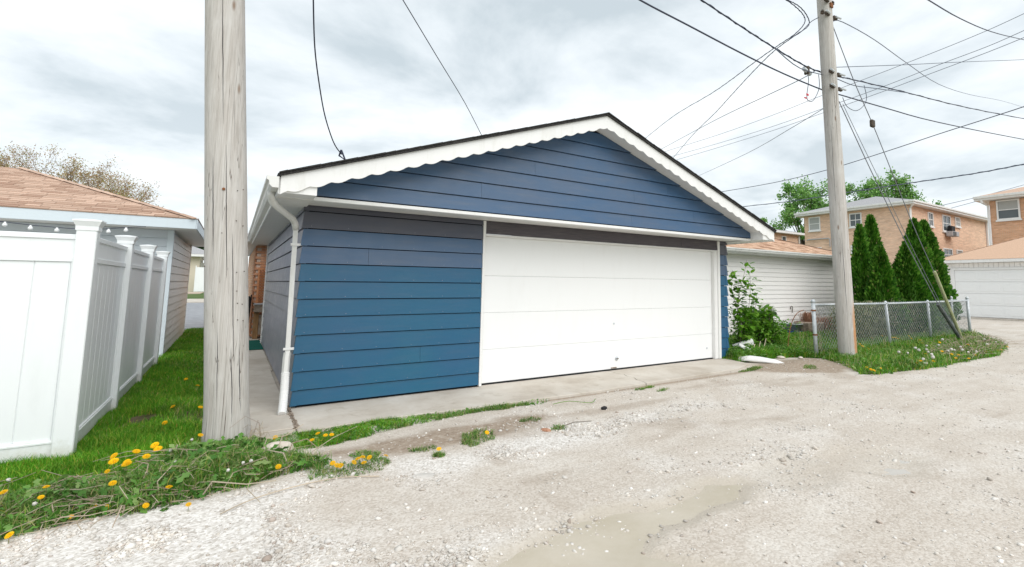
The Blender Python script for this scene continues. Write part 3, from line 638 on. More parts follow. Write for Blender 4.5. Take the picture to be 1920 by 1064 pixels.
# roof slabs, rake soffit, fascia with scallops
for s in (-1, 1):
    xe = 3.8 + s * 4.13; x0 = 3.8
    t = .03
    MB().prism([(x0, AP - .002), (xe + s * .03, AP - SL * 4.16 - .002), (xe + s * .03, AP - SL * 4.16 + t), (x0, AP + t)][::s], 'y', FY - .03, D + .35).build('roof', M['black_shingle'], gar)
    MB().prism([(x0, AP - .125), (xe, AP - SL * 4.13 - .125), (xe, AP - SL * 4.13 - .112), (x0, AP - .112)][::s], 'y', FY + .022, GY + .015).build('rake_soffit', M['soffit'], gar)
    # return box at the eave end
    xw = 3.8 + s * 3.8
    MB().prism([(xw, 2.335), (xe, 2.335), (xe, 2.47), (xw, 2.59)][::s], 'y', FY + .022, GY + .01).build('eave_return', M['trim'], gar)
    MB().prism([(xw - s*.0, 2.328), (xe, 2.328), (xe, 2.344), (xw, 2.344)][::s], 'y', GY + .012, D + .3).build('eave_soffit', M['soffit'], gar)
    MB().prism([(xe, 2.32), (xe + s * .018, 2.32), (xe + s * .018, 2.49), (xe, 2.49)][::s], 'y', FY + .022, D + .3).build('eave_fascia', M['trim'], gar)
    # scalloped rake board
    n = 21; V = []; F = []; wid = 4.13 / n; nseg = 6
    cols = []
    for i in range(n * nseg + 1):
        u = i / (n * nseg) * 4.13; ph = (i % nseg) / nseg
        zt = AP - SL * u - .003; zb = zt - .165 - .030 * abs(math.sin(math.pi * u / wid + .9)) 
        cols.append((3.8 + s * u, zt, zb))
    for (x, zt, zb) in cols: V += [(x, FY, zt), (x, FY, zb), (x, FY + .02, zb), (x, FY + .02, zt)]
    for i in range(len(cols) - 1):
        a = i * 4; b = a + 4
        for q in range(4): F.append((a + q, a + (q + 1) % 4, b + (q + 1) % 4, b + q))
    F += [(3, 2, 1, 0), tuple(len(V) - 4 + q for q in range(4))]
    mb = MB(); mb.add(V, F); mb.build('rake_board', M['trim'], gar)
# ragged shingle edge along the rake
for s in (-1, 1):
    u = 0; mb = MB()
    while u < 4.12:
        w = random.uniform(.1, .3); u2 = min(u + w, 4.15); d = random.uniform(.0, .012); z = lambda q: AP + .028 - SL * q
        mb.prism([(3.8 + s * u, z(u)), (3.8 + s * u2, z(u2)), (3.8 + s * u2, z(u2) + .012), (3.8 + s * u, z(u) + .016)][::s], 'y', FY - .038 - d, FY + .3); u = u2
    mb.build('shingle_edge', M['black_shingle'], gar)
# gutter (K profile) along the left eave
gp = [(-.345, 2.488), (-.345, 2.372), (-.40, 2.372), (-.425, 2.40), (-.43, 2.44), (-.452, 2.452), (-.452, 2.488), (-.444, 2.488), (-.444, 2.458), (-.422, 2.446), (-.417, 2.404), (-.398, 2.380), (-.353, 2.380), (-.353, 2.488)]
MB().prism(gp, 'y', FY - .02, D + .32).build('gutter', M['gutter'], gar)
MB().prism([(-.347, 2.486), (-.347, 2.374), (-.40, 2.374), (-.425, 2.40), (-.43, 2.44), (-.45, 2.452), (-.45, 2.486)], 'y', FY - .024, FY - .0205).build('gutter_end_cap', M['gutter'], gar)
# downspout
ds = bpy.data.objects.new('downspout', None); COL.objects.link(ds); ds.parent = gar
path = [(-.39, -.62, 2.375), (-.39, -.62, 2.33), (-.378, -.60, 2.285), (-.34, -.52, 2.25), (-.22, -.27, 2.195), (-.14, -.1, 2.165), (-.105, -.02, 2.12), (-.092, .02, 2.06)]
MB().tube(path, .036, 10).build('elbow', M['gutter'], ds, True)
MB().tube([(-.092, .02, 2.08), (-.092, .02, 1.5), (-.088, .01, .62)], .034, 4).build('pipe', M['gutter'], ds)
MB().tube([(-.088, .01, .63), (-.095, -.0, .56), (-.098, -.02, .40)], .037, 6).build('pipe', M['gutter'], ds)
pts = []; rr = []
for i in range(37):
    t = i / 36; p0, p1, p2 = Vector((-.098, -.02, .41)), Vector((-.095, -.06, .2)), Vector((-.125, -.30, .012))
    p = p0 * (1 - t) ** 2 + p1 * 2 * t * (1 - t) + p2 * t * t; pts.append(p); rr.append(.040 + (.004 if i % 2 else 0))
MB().tube(pts, rr, 12).build('corrugated_hose', M['trim'], ds)
for z in (1.86, .66): boxo('strap', (-.135, -.02, -.022, -.018 + .0, z, z + .028), M['trim'], ds)
boxo('strap', (-.135, -.05, -.018, .0, 1.86, 1.888), M['trim'], ds)
# dirt-filled gap at the corner
mb = MB()
for i in range(26): 
    y = random.uniform(-.95, .2); s_ = random.uniform(.008, .02); x = -.045 + random.uniform(-.008, .008)
    mb.tube([(x - s_, y, .0), (x, y + s_, .012), (x + s_, y - s_ * .3, .004)], s_ * .5, 4)
tag(mb.build('leaf_litter', M['planter']), kind='stuff')

# ------------------------------------------------------------------ lap-sided wall helper
def lap_wall(parent, axis, c, a0, a1, z0, z1, step, mname, sgn=-1, joints=()):
    """axis 'x': wall runs along x at y=c, faces sgn*y;  axis 'y': runs along y at x=c"""
    n = int(round((z1 - z0) / step)); st = (z1 - z0) / n
    for k in range(n):
        zb, zt = z0 + k * st, z0 + (k + 1) * st; prof = [(sgn * .020, zb + .004), (sgn * .020, zb + .016), (sgn * .006, zt), (-sgn * .01, zt), (-sgn * .01, zb + .004)]
        pr = [(c + p[0], p[1]) for p in prof]
        if (axis == 'x') == (sgn > 0): pr = pr[::-1]
        jl = [a0] + [j for j in (joints[k % len(joints)] if joints else ())] + [a1]
        for p, q in zip(jl, jl[1:]):
            mb = MB()
            if axis == 'x': mb.prism(pr, 'x', p, q - .002)
            else: mb.prism([(v[0], v[1]) for v in pr], 'y', p, q - .002)
            mb.build('siding_board', M[mname], parent)
def shingles(parent, P0, eu, ev, poly, m, cw=.30, ch=.14, limit=250, near=None):
    """lay overlapping tabs on the plane P0 + u*eu + v*ev inside a convex polygon (u,v); ev points up-slope"""
    P0, eu, ev = Vector(P0), Vector(eu).normalized(), Vector(ev).normalized(); nn = eu.cross(ev).normalized()
    if nn.z < 0: nn = -nn
    def clip(pg, half):
        (ax, ay), (bx, by) = half; o = []
        for i in range(len(pg)):
            p, q = pg[i], pg[(i + 1) % len(pg)]
            dp = (bx - ax) * (p[1] - ay) - (by - ay) * (p[0] - ax); dq = (bx - ax) * (q[1] - ay) - (by - ay) * (q[0] - ax)
            if dp >= 0: o.append(p)
            if (dp >= 0) != (dq >= 0): t = dp / (dp - dq); o.append((p[0] + (q[0] - p[0]) * t, p[1] + (q[1] - p[1]) * t))
        return o
    vs = [p[1] for p in poly]; us = [p[0] for p in poly]; tabs = []
    v = min(vs); r = 0
    while v < max(vs):
        u = min(us) - random.uniform(0, cw)
        while u < max(us):
            w = cw * random.uniform(.55, 1.15); pg = [(u, v), (u + w - .006, v), (u + w - .006, v + ch + .03), (u, v + ch + .03)]
            for i in range(len(poly)): 
                if pg: pg = clip(pg, (poly[i], poly[(i + 1) % len(poly)]))
            if len(pg) >= 3: tabs.append((pg, v))
            u += w
        v += ch; r += 1
    def emit(mb, pg, v):
        lift = random.uniform(.006, .012)
        def P(p, top): h = (lift * (1 - (p[1] - v) / (ch + .03)) + .004) if top else .0; return P0 + eu * p[0] + ev * p[1] + nn * h
        n = len(pg); V = [P(p, False) for p in pg] + [P(p, True) for p in pg]
        mb.add(V, [tuple(range(n, 2 * n))] + [(i, (i + 1) % n, n + (i + 1) % n, n + i) for i in range(n)])
    cp = camo.matrix_world.translation
    tabs.sort(key=lambda t: (P0 + eu * t[0][0][0] + ev * t[0][0][1] - cp).length)
    if near is not None: tabs.sort(key=near(P0, eu, ev))
    for pg, v_ in tabs[:limit]: mb = MB(); emit(mb, pg, v_); mb.build('shingle', M[m], parent)
    if len(tabs) > limit:
        mb = MB(); [emit(mb, pg, v_) for pg, v_ in tabs[limit:]]; tag(mb.build('shingles', M[m], parent), kind='stuff')
def hip_roof(parent, x0, x1, y0, y1, z, slope, m, under='soffit', h=.18, fm='trim', sh=None, limit=0):
    """hip roof over the rectangle of its eaves: closed underside + fascia + four planes"""
    wx, wy = x1 - x0, y1 - y0; hw = min(wx, wy) / 2; zr = z + slope * hw
    if wx > wy: r0, r1 = (x0 + hw, (y0 + y1) / 2, zr), (x1 - hw, (y0 + y1) / 2, zr); F = [(0, 1, 5, 4), (1, 2, 5), (2, 3, 4, 5), (3, 0, 4)]
    else: r0, r1 = ((x0 + x1) / 2, y0 + hw, zr), ((x0 + x1) / 2, y1 - hw, zr); F = [(0, 1, 4), (1, 2, 5, 4), (2, 3, 5), (3, 0, 4, 5)]
    mb = MB(); mb.add([(x0, y0, z), (x1, y0, z), (x1, y1, z), (x0, y1, z), r0, r1], F + [(3, 2, 1, 0)])
    rf = mb.build('roof', M[m], parent)
    for b in ((x0, x1, y0 - .02, y0 - .002), (x0, x1, y1 + .002, y1 + .02), (x0 - .02, x0 - .002, y0 - .02, y1 + .02), (x1 + .002, x1 + .02, y0 - .02, y1 + .02)):
        boxo('fascia', (*b, z - h, z + .0), M[fm], parent, .004)
    boxo('soffit', (x0, x1, y0, y1, z - h, z - h + .02), M[under], parent)
    # shingle edge strip standing just proud of the fascia
    mb = MB(); mb.box(x0 - .03, x1 + .03, y0 - .03, y1 + .03, z + .001, z + .013); mb.build('drip_edge', M[m], parent)
    return rf

# ------------------------------------------------------------------ left neighbour garage
ng = thing('garage', (-1.66, 5.75, 0), 'pale grey garage with tan shingle hip roof behind the white vinyl fence', 'garage')
gx0, gx1, gy0, gy1 = -8.6, -1.66, 5.75, 10.83
boxo('wall', (gx0, gx1 - .03, gy0 + .03, gy1, 0, 2.41), M['grey_siding'], ng)
lap_wall(ng, 'x', gy0 + .02, gx0, gx1 - .07, .02, 2.41, .155, 'grey_siding', -1)
lap_wall(ng, 'y', gx1 - .02, gy0 + .07, gy1 - .06, .02, 2.36, .155, 'white_siding', 1)
boxo('corner_trim', (gx1 - .085, gx1 + .012, gy0 - .012, gy0 + .08, 0, 2.41), M['grey_trim'], ng, .003)
boxo('corner_trim', (gx1 - .08, gx1 + .008, gy1 - .07, gy1 + .01, 0, 2.41), M['trim'], ng, .003)
hip_roof(ng, -9.0, -1.30, 5.22, 11.3, 2.60, .36, 'tan_shingle', 'soffit', .185, 'grey_trim')
sl = math.hypot(1, .36)
shingles(ng, (-9.0, 5.19, 2.605), (1, 0, 0), (0, 1, .36), [(3.2, 0), (7.70, 0), (7.70 - 3.04, 3.04 * sl), (3.2, 3.04 * sl)], 'tan_shingle', .33, .135, 290)
# hip ridge caps
for t0 in np.arange(0, 3.0, .22):
    a = Vector((-1.28 - t0, 5.20 + t0, 2.625 + .36 * t0)); b = Vector((-1.28 - t0 - .24, 5.20 + t0 + .24, 2.635 + .36 * (t0 + .24)))
    mb = MB(); w1 = Vector((-.08, -.08, -.022)); w2 = Vector((.08, .08, -.022)); mb.add([a + w1, a, a + w2, b + w2, b, b + w1], [(0, 1, 4, 5), (1, 2, 3, 4)]); mb.build('ridge_cap', M['tan_shingle'], ng)
# string lights
sl_ = thing('string_lights', (-2.9, 4.95, 2.2), 'string of small white bulbs on a thin cable under the grey garage eave', 'string lights')
cp_ = [(-5.0, 5.0, 2.42), (-4.2, 4.95, 2.33), (-3.7, 4.95, 2.34), (-3.35, 4.95, 2.305), (-2.9, 4.95, 2.285), (-2.5, 4.95, 2.31), (-2.2, 4.95, 2.36), (-2.0, 5.1, 2.40)]
MB().tube(cp_, .006, 5).build('cable', M['cable'], sl_)
for p in ((-3.66, 4.95, 2.338), (-3.38, 4.95, 2.305), (-3.08, 4.95, 2.29), (-2.46, 4.95, 2.312), (-2.24, 4.95, 2.352)):
    bl = MB().lathe([(.014, 0), (.015, -.02), (.028, -.032), (.032, -.05), (.024, -.068), (.004, -.075)], p[0], p[1], 8, p[2]).build('bulb', M['vinyl'], sl_, True)

# ------------------------------------------------------------------ white vinyl fence
vf = thing('vinyl_fence', (-1.68, -.88, 0), 'tall white vinyl privacy fence turning a corner beside the strip of grass', 'fence')
def vpost(x, y):
    p = boxo('post', (x - .064, x + .064, y - .064, y + .064, -.05, 1.865), M['vinyl'], vf, .006)
    c = MB()
    def ring(z0, z1, a, b): 
        c.add([(x - a, y - a, z0), (x + a, y - a, z0), (x + a, y + a, z0), (x - a, y + a, z0), (x - b, y - b, z1), (x + b, y - b, z1), (x + b, y + b, z1), (x - b, y + b, z1)],
              [(0, 3, 2, 1), (4, 5, 6, 7), (0, 1, 5, 4), (1, 2, 6, 5), (2, 3, 7, 6), (3, 0, 4, 7)])
    ring(1.85, 1.885, .070, .070); ring(1.885, 1.925, .070, .088); ring(1.925, 1.938, .090, .090); ring(1.938, 1.95, .086, .02)
    c.build('post_cap', M['vinyl'], p)
PY = [-.88, .94, 2.76, 4.58]
for y in PY: vpost(-1.68, y)
for x in (-3.52, -5.36): vpost(x, -.88)
def bay(axis, a, b, c):
    def bx(n, lo, hi, off, z0, z1, bev=.003):
        if axis == 'y': return boxo(n, (c - off, c + off, lo, hi, z0, z1), M['vinyl'], vf, bev)
        return boxo(n, (lo, hi, c - off, c + off, z0, z1), M['vinyl'], vf, bev)
    a += .0645; b -= .0645
    bx('rail', a, b, .025, 1.772, 1.815); bx('rail', a, b, .025, 1.585, 1.63); bx('rail', a, b, .025, .03, .165); bx('rail_lip', a, b, .031, .135, .150, .001)
    bx('accent_panel', a, b, .012, 1.63, 1.772, 0)
    n = 8; w = (b - a - .03) / n
    bx('panel_channel', a, a + .014, .022, .165, 1.585); bx('panel_channel', b - .014, b, .022, .165, 1.585)
    for i in range(n): bx('board', a + .015 + i * w + .0015, a + .015 + (i + 1) * w - .0015, .012, .165, 1.585, .004)
    bx('tongue', a + .015, b - .015, .005, .17, 1.58, 0)
for a, b in zip(PY, PY[1:]): bay('y', a, b, -1.68)
bay('x', -3.52, -1.68, -.88); bay('x', -5.36, -3.52, -.88)

# ------------------------------------------------------------------ white-sided garage on the right
wg = thing('garage', (9.0, 2.6, 0), 'white lap sided garage with tan roof and white gutter behind the right utility pole', 'garage')
boxo('wall', (9.0, 17.25, 2.62, 9.0, -.05, 2.45), M['white_siding'], wg)
lap_wall(wg, 'x', 2.61, 9.0, 17.2, .0, 2.40, .1333, 'white_siding', -1, joints=((12.6,), (), (15.1,), ()))
boxo('corner_trim', (17.2, 17.3, 2.585, 2.66, -.05, 2.45), M['trim'], wg, .003)
hip_roof(wg, 8.6, 17.6, 2.2, 9.4, 2.50, .335, 'tan_shingle_far', 'soffit', .14, 'trim')
sl = math.hypot(1, .335)
shingles(wg, (8.6, 2.17, 2.505), (1, 0, 0), (0, 1, .335), [(0, 0), (9.0, 0), (9.0 - 3.6, 3.6 * sl), (3.6, 3.6 * sl)], 'tan_shingle_far', .33, .14, 200)
for t0 in np.arange(0, 3.5, .24):
    a = Vector((17.62 - t0, 2.18 + t0, 2.53 + .335 * t0)); b = a + Vector((-.25, .25, .09)); w1 = Vector((-.08, -.08, -.02)); w2 = Vector((.08, .08, -.02))
    mb = MB(); mb.add([a + w1, a, a + w2, b + w2, b, b + w1], [(5, 4, 1, 0), (4, 3, 2, 1)]); mb.build('ridge_cap', M['tan_shingle'], wg)
MB().prism([(2.178, 2.50), (2.178, 2.39), (2.12, 2.39), (2.095, 2.42), (2.09, 2.455), (2.07, 2.465), (2.07, 2.50)], 'x', 8.58, 17.62).build('gutter', M['gutter'], wg)
hk = thing('plant_hook', (13.9, 2.57, .75), 'small grey S-shaped hook hanging on the white siding', 'hook')
MB().tube([(13.86, 2.56, .72), (13.84, 2.56, .78), (13.88, 2.56, .83), (13.95, 2.56, .81), (13.96, 2.56, .74), (13.93, 2.56, .68), (13.95, 2.56, .62)], .010, 6).build('hook', M['dark_metal'], hk)

# ------------------------------------------------------------------ garage far right (faces left)
rg = thing('garage', (29.3, 3.9, 0), 'white garage with tan shingle roof and white sectional door across the side alley', 'garage')
boxo('wall', (29.33, 36, -9, 3.85, -.1, 2.7), M['white_siding'], rg)
lap_wall(rg, 'y', 29.32, 3.36, 3.8, .02, 2.66, .12, 'white_siding', -1)
boxo('corner_trim', (29.28, 29.36, 3.8, 3.9, 0, 2.7), M['trim'], rg, .004)
boxo('door_trim', (29.24, 29.33, 3.22, 3.36, 0, 2.34), M['trim'], rg, .005); boxo('door_trim', (29.24, 29.33, -2.4, 3.36, 2.342, 2.47), M['trim'], rg, .005)
for i in range(30): boxo('wall_batten', (29.29, 29.332, 3.2 - i * .2 - .19, 3.2 - i * .2, 2.475, 2.70), M['white_siding'], rg, .003)
rd = bpy.data.objects.new('garage_door', None); COL.objects.link(rd); rd.parent = rg
for k in range(4):
    z0 = .06 + k * .57; boxo('door_panel', (29.27, 29.325, -2.38, 3.215, z0 + .004, z0 + .566), M['door'], rd, .006)
    for j in range(6): y1 = 3.13 - j * .92; boxo('raised_panel', (29.262, 29.272, y1 - .78, y1, z0 + .11, z0 + .46), M['door'], rd, .004)
boxo('door_sill', (29.0, 29.26, -2.6, 3.5, -.06, .03), M['concrete'], rg, .01)
hip_roof(rg, 29.0, 36.4, -9.4, 4.05, 2.86, .40, 'tan_shingle_far', 'soffit', .15, 'trim')
sl = math.hypot(1, .4)
shingles(rg, (28.97, -9.4, 2.865), (0, 1, 0), (1, 0, .4), [(13.45, 0), (13.45 - 3.7, 3.7 * sl), (3.7, 3.7 * sl), (4.0, 0)][::-1], 'tan_shingle_far', .33, .16, 0)
shingles(rg, (29.0, 4.08, 2.865), (1, 0, 0), (0, -1, .4), [(0, 0), (7.4, 0), (3.7, 3.7 * sl)], 'tan_shingle_far', .33, .16, 0)

# ------------------------------------------------------------------ brick blocks
def window(parent, axis, c, a, b, z0, z1, sgn=-1, blind=.5, cols=1, rows_=2, sill=True):
    """double-hung window on a wall plane; frame proud of the wall, pane set back in it"""
    def bx(n, lo, hi, d0, d1, zz0, zz1, m, par):
        q = sorted((c + sgn * d0, c + sgn * d1))
        if axis == 'x': return boxo(n, (lo, hi, q[0], q[1], zz0, zz1), M[m], par, 0)
        return boxo(n, (q[0], q[1], lo, hi, zz0, zz1), M[m], par, 0)
    w = bpy.data.objects.new('window', None); COL.objects.link(w); w.parent = parent
    po = parent_origin(parent)
    t = .09
    mb = MB()
    for (lo, hi, zz0, zz1) in ((a, a + t, z0, z1), (b - t, b, z0, z1), (a + t, b - t, z0, z0 + t), (a + t, b - t, z1 - t, z1)):
        q = sorted((c + sgn * .002, c + sgn * .08))
        if axis == 'x': mb.box(lo, hi, q[0], q[1], zz0, zz1)
        else: mb.box(q[0], q[1], lo, hi, zz0, zz1)
    mb.build('frame', M['trim'], w)
    bx('pane', a + t, b - t, .004, .02, z0 + t, z1 - t, 'glass', w)
    mid = (z0 + z1) / 2
    bx('sash_bar', a + t, b - t, .022, .055, mid - .03, mid + .03, 'trim', w)
    if blind: bx('blind', a + t + .01, b - t - .01, .021, .026, mid + .04 if blind < 1 else z0 + t, z1 - t, 'blind', w)
    for i in range(1, cols): x = a + t + (b - a - 2 * t) * i / cols; bx('glazing_bar', x - .02, x + .02, .027, .05, z0 + t, z1 - t, 'trim', w)
    if sill: bx('sill', a - .06, b + .06, .003, .13, z0 - .1, z0 - .001, 'trim', w)
    return w
ap = thing('apartment_block', (41, 9.8, 0), 'tan brick apartment block with grey hip roof rising behind the arborvitae', 'building')
boxo('wall', (41, 57.4, 9.8, 18.35, -.1, 7.72), M['tan_brick'], ap)
hip_roof(ap, 40.45, 57.95, 9.25, 18.9, 8.02, .30, 'grey_shingle', 'trim', .28, 'trim')
boxo('gutter', (40.34, 40.428, 9.2, 18.95, 7.88, 8.02), M['gutter'], ap, .01); boxo('gutter', (40.4, 58, 9.14, 9.228, 7.88, 8.02), M['gutter'], ap, .01)
window(ap, 'y', 41, 16.83, 17.9, 6.38, 7.6, -1, 1); window(ap, 'y', 41, 13.3, 14.3, 6.4, 7.55, -1, 0, 2); window(ap, 'y', 41, 13.5, 14.3, 3.9, 4.9, -1, .5)
window(ap, 'y', 41, 16.83, 17.9, 3.7, 4.9, -1, 1)
window(ap, 'x', 9.8, 44.3, 45.25, 6.35, 7.5, -1, 0, 2); window(ap, 'x', 9.8, 47.1, 48.75, 6.15, 7.55, -1, 0, 2); window(ap, 'x', 9.8, 49.8, 50.9, 6.75, 7.6, -1, 1)
window(ap, 'x', 9.8, 46.9, 48.75, 3.7, 4.75, -1, 0, 2); window(ap, 'x', 9.8, 49.7, 51.0, 3.95, 4.75, -1, 1)
ac = bpy.data.objects.new('air_conditioner', None); COL.objects.link(ac); ac.parent = ap
boxo('case', (47.45, 48.85, 9.2, 9.68, 5.75, 6.15), M['acunit'], ac, .02); boxo('grille', (47.55, 48.15, 9.17, 9.2, 5.8, 6.1), M['guard_dark'], ac)
boxo('case', (47.75, 48.5, 9.35, 9.66, 6.2, 6.62), M['black'], ac, .02)
for (x, y) in ((40.93, 9.68),): MB().tube([(x - .35, y - .35, 7.9), (x - .3, y - .3, 7.7), (x, y, 7.45), (x, y, 0)], .085, 4).build('downspout', M['trim'], ap)
MB().tube([(57.3, 9.7, 7.8), (57.3, 9.7, 0)], .1, 4).build('downspout', M['trim'], ap)
MB().tube([(40.9, 18.1, 5.55), (40.9, 18.0, 5.62), (40.9, 16.1, 5.62), (40.9, 16.0, 5.5), (40.9, 16.0, 4.9)], .05, 6).build('vent_pipe', M['acunit'], ap)
MB().lathe([(.12, 0), (.12, .45), (.2, .46), (.2, .6), (.02, .66)], 52, 11.5, 10, 8.4).build('roof_vent', M['galv'], ap)
b2 = thing('apartment_block', (40, 4.56, 0), 'orange brick block with tan roof standing behind the far right white garage', 'building')
boxo('wall', (40, 55, -9, 4.56, -.1, 7.2), M['orange_brick'], b2)
hip_roof(b2, 39.4, 55.6, -9.6, 5.2, 7.52, .30, 'tan_shingle', 'trim', .28, 'trim')
boxo('gutter', (39.29, 39.378, -9.6, 5.25, 7.36, 7.52), M['gutter'], b2, .01)
window(b2, 'y', 40, 3.0, 4.2, 5.9, 7.2, -1, .5); window(b2, 'y', 40, .2, 1.5, 5.9, 7.2, -1, .5)
MB().tube([(39.4, 4.9, 7.4), (39.45, 4.8, 7.1), (39.9, 4.62, 6.9), (39.9, 4.62, 0)], .08, 6).build('downspout', M['trim'], b2)
sb = thing('brick_house', (45, 24, 0), 'small distant brick house with grey roof left of the tan apartment block', 'building')
boxo('wall', (42.5, 49.2, 24, 32, -.1, 6.95), M['tan_brick'], sb)
hip_roof(sb, 42, 49.9, 23.4, 32.5, 7.2, .22, 'grey_shingle', 'trim', .22, 'trim')
window(sb, 'x', 24, 46.0, 46.8, 5.75, 6.75, -1, 0); MB().tube([(49.1, 23.9, 7), (49.1, 23.9, 0)], .09, 4).build('downspout', M['trim'], sb)

# brick house in the gap behind the blue garage
bh = thing('brick_house', (-.2, 9.0, 0), 'orange brick house with white eave seen in the gap left of the blue garage', 'building')
boxo('wall', (-.18, 6, 9.03, 17, 0, 2.42), M['mortar'], bh)
random.seed(11)
bsh = [MB().box(0, .2, 0, .03, 0, .062).build('tmp', M['near_brick']).data]
bpy.data.objects.remove(bpy.data.objects['tmp'])
def brick(loc, rz):
    o = bpy.data.objects.new('brick', bsh[0]); COL.objects.link(o); o.parent = bh
    o.location = Vector(loc) - bh.location; o.rotation_euler = (0, 0, rz)
z = .02; k = 0
while z < 2.33:
    for i in range(-1, 3):
        x = -.2 + i * .21 + (.105 if k % 2 else 0)
        if x >= -.22: brick((max(x, -.205), 9.0 - random.uniform(0, .004), z), 0)
    for i in range(4): brick((-.182 - random.uniform(0, .004), 9.04 + i * .21 + (.105 if k % 2 else 0), z), math.pi / 2)
    z += .072; k += 1
boxo('side_brickwork', (-.206, -.181, 9.9, 17, 0, 2.4), M['orange_brick'], bh)
hip_roof(bh, -.62, 6.5, 8.55, 17.4, 2.62, .3, 'grey_shingle', 'trim', .17, 'trim')
tp = thing('lattice_panel', (0, 8.8, 0), 'orange brown wooden lattice panel against the brick house', 'lattice')
mb = MB()
for i in range(16):
    z0 = .85 + i * .07
    mb.tube([(-.1, 8.84, z0 - .3), (.24, 8.84, z0 + .04)], .011, 4); mb.tube([(.24, 8.86, z0 - .3), (-.1, 8.86, z0 + .04)], .011, 4)
mb.build('lattice_slats', M['lattice'], tp); boxo('frame', (-.14, -.1, 8.82, 8.88, 0, 1.78), M['lattice'], tp); boxo('frame', (.24, .28, 8.82, 8.88, 0, 1.78), M['lattice'], tp)
boxo('frame', (-.1, .24, 8.82, 8.88, 1.74, 1.78), M['lattice'], tp)
wp = thing('wooden_post', (-.12, 8.55, 0), 'brown square wooden post stub beside the teal mat', 'post'); boxo('post', (-.17, -.06, 8.5, 8.61, 0, .66), M['wood'], wp, .005); boxo('brace', (-.06, .1, 8.52, 8.58, .1, .6), M['planter'], wp)
pb = thing('planter_box', (-.05, 8.5, .68), 'grey weathered planter box resting on top of the wooden post', 'planter box'); boxo('box', (-.17, .12, 8.42, 8.66, .665, .86), M['planter'], pb, .008); boxo('rim', (-.185, .135, 8.405, 8.675, .86, .885), M['acunit'], pb)
bc = thing('folded_chair', (-.26, 8.9, 0), 'black folded chair leaning in the gap left of the wooden post', 'chair')
boxo('seat', (-.30, -.26, 8.75, 9.0, .45, 1.06), M['black'], bc, .008); MB().tube([(-.28, 8.76, .02), (-.24, 8.8, 1.1)], .012, 6).build('leg', M['black'], bc); MB().tube([(-.28, 8.97, .02), (-.24, 8.94, 1.1)], .012, 6).build('leg', M['black'], bc)
mt_ = tag(boxo('door_mat', (-.5, -.03, 6.05, 8.05, .004, .016), M['teal'], None, .004), 'teal green mat lying on the side walk behind the blue garage corner', 'mat')

# far house, panel fence and conifer through the left gap
fh = thing('far_house', (-4.5, 75, 0), 'distant cream house with pale green grey roof seen left of the near pole', 'building')
boxo('wall', (-16, -4.4, 76, 84, 0, 4.6), mat('cream_wall', (.66, .60, .48), .8), fh); hip_roof(fh, -17, -2.6, 75, 85, 4.9, .42, 'grey_shingle', 'trim', .3, 'trim')
boxo('wall', (-4.4, 2, 79, 84, 0, 3.9), M['white_siding'], fh)
pf = thing('panel_fence', (-4, 74, 0), 'distant white panel fence beside the cream house', 'fence')
for i in range(5): boxo('panel', (-4.6 + i * 2, -2.7 + i * 2, 74, 74.1, .1, 3.2), M['vinyl'], pf); boxo('post', (-4.68 + i * 2, -4.6 + i * 2, 73.95, 74.15, 0, 3.4), M['vinyl'], pf)
tag(boxo('mulch_bed', (-9, -3.5, 62, 72, .04, .1), M['mulch']), kind='structure')

# ------------------------------------------------------------------ utility poles
def pole(name, base, lean, h, r0, r1, label, m, nseg=44):
    t = thing(name, base, label, 'utility pole')
    V = []; F = []; nr = 60
    for i in range(nr + 1):
        z = -.2 + (h + .2) * i / nr; q = max(z, 0) / h; r = r0 + (r1 - r0) * q
        for k in range(nseg):
            w = 2 * math.pi * k / nseg
            rr = r * (1 + .012 * math.sin(3 * w + z * .4) + .008 * math.sin(7 * w - z * .3 + 1)) + (float(vnoise(k * .9 + base[0] * 7, z * .8)) - .5) * .006
            if z < .3: rr += .02 * (1 - z / .3) * (.5 + .5 * math.sin(2 * w + 1))
            V.append((lean[0] * z + rr * math.cos(w), lean[1] * z + rr * math.sin(w), z))
    for i in range(nr):
        for k in range(nseg): F.append((i * nseg + k, i * nseg + (k + 1) % nseg, (i + 1) * nseg + (k + 1) % nseg, (i + 1) * nseg + k))
    F.append(tuple(range(nr * nseg, (nr + 1) * nseg)))
    me = npmesh('shaft', V, F, True); link('shaft', me, M[m], t); return t
lp = pole('utility_pole', (-.60, -1.03, -.03), (-.072, 0), 9.5, .172, .135, 'thick weathered utility pole close to the camera between vinyl fence and blue garage', 'pole')
rp_ = pole('utility_pole', (9.80, -1.3, -.03), (-.045, 0), 10.5, .178, .135, 'weathered utility pole carrying many wires, its base split orange, in the right verge', 'pole2')
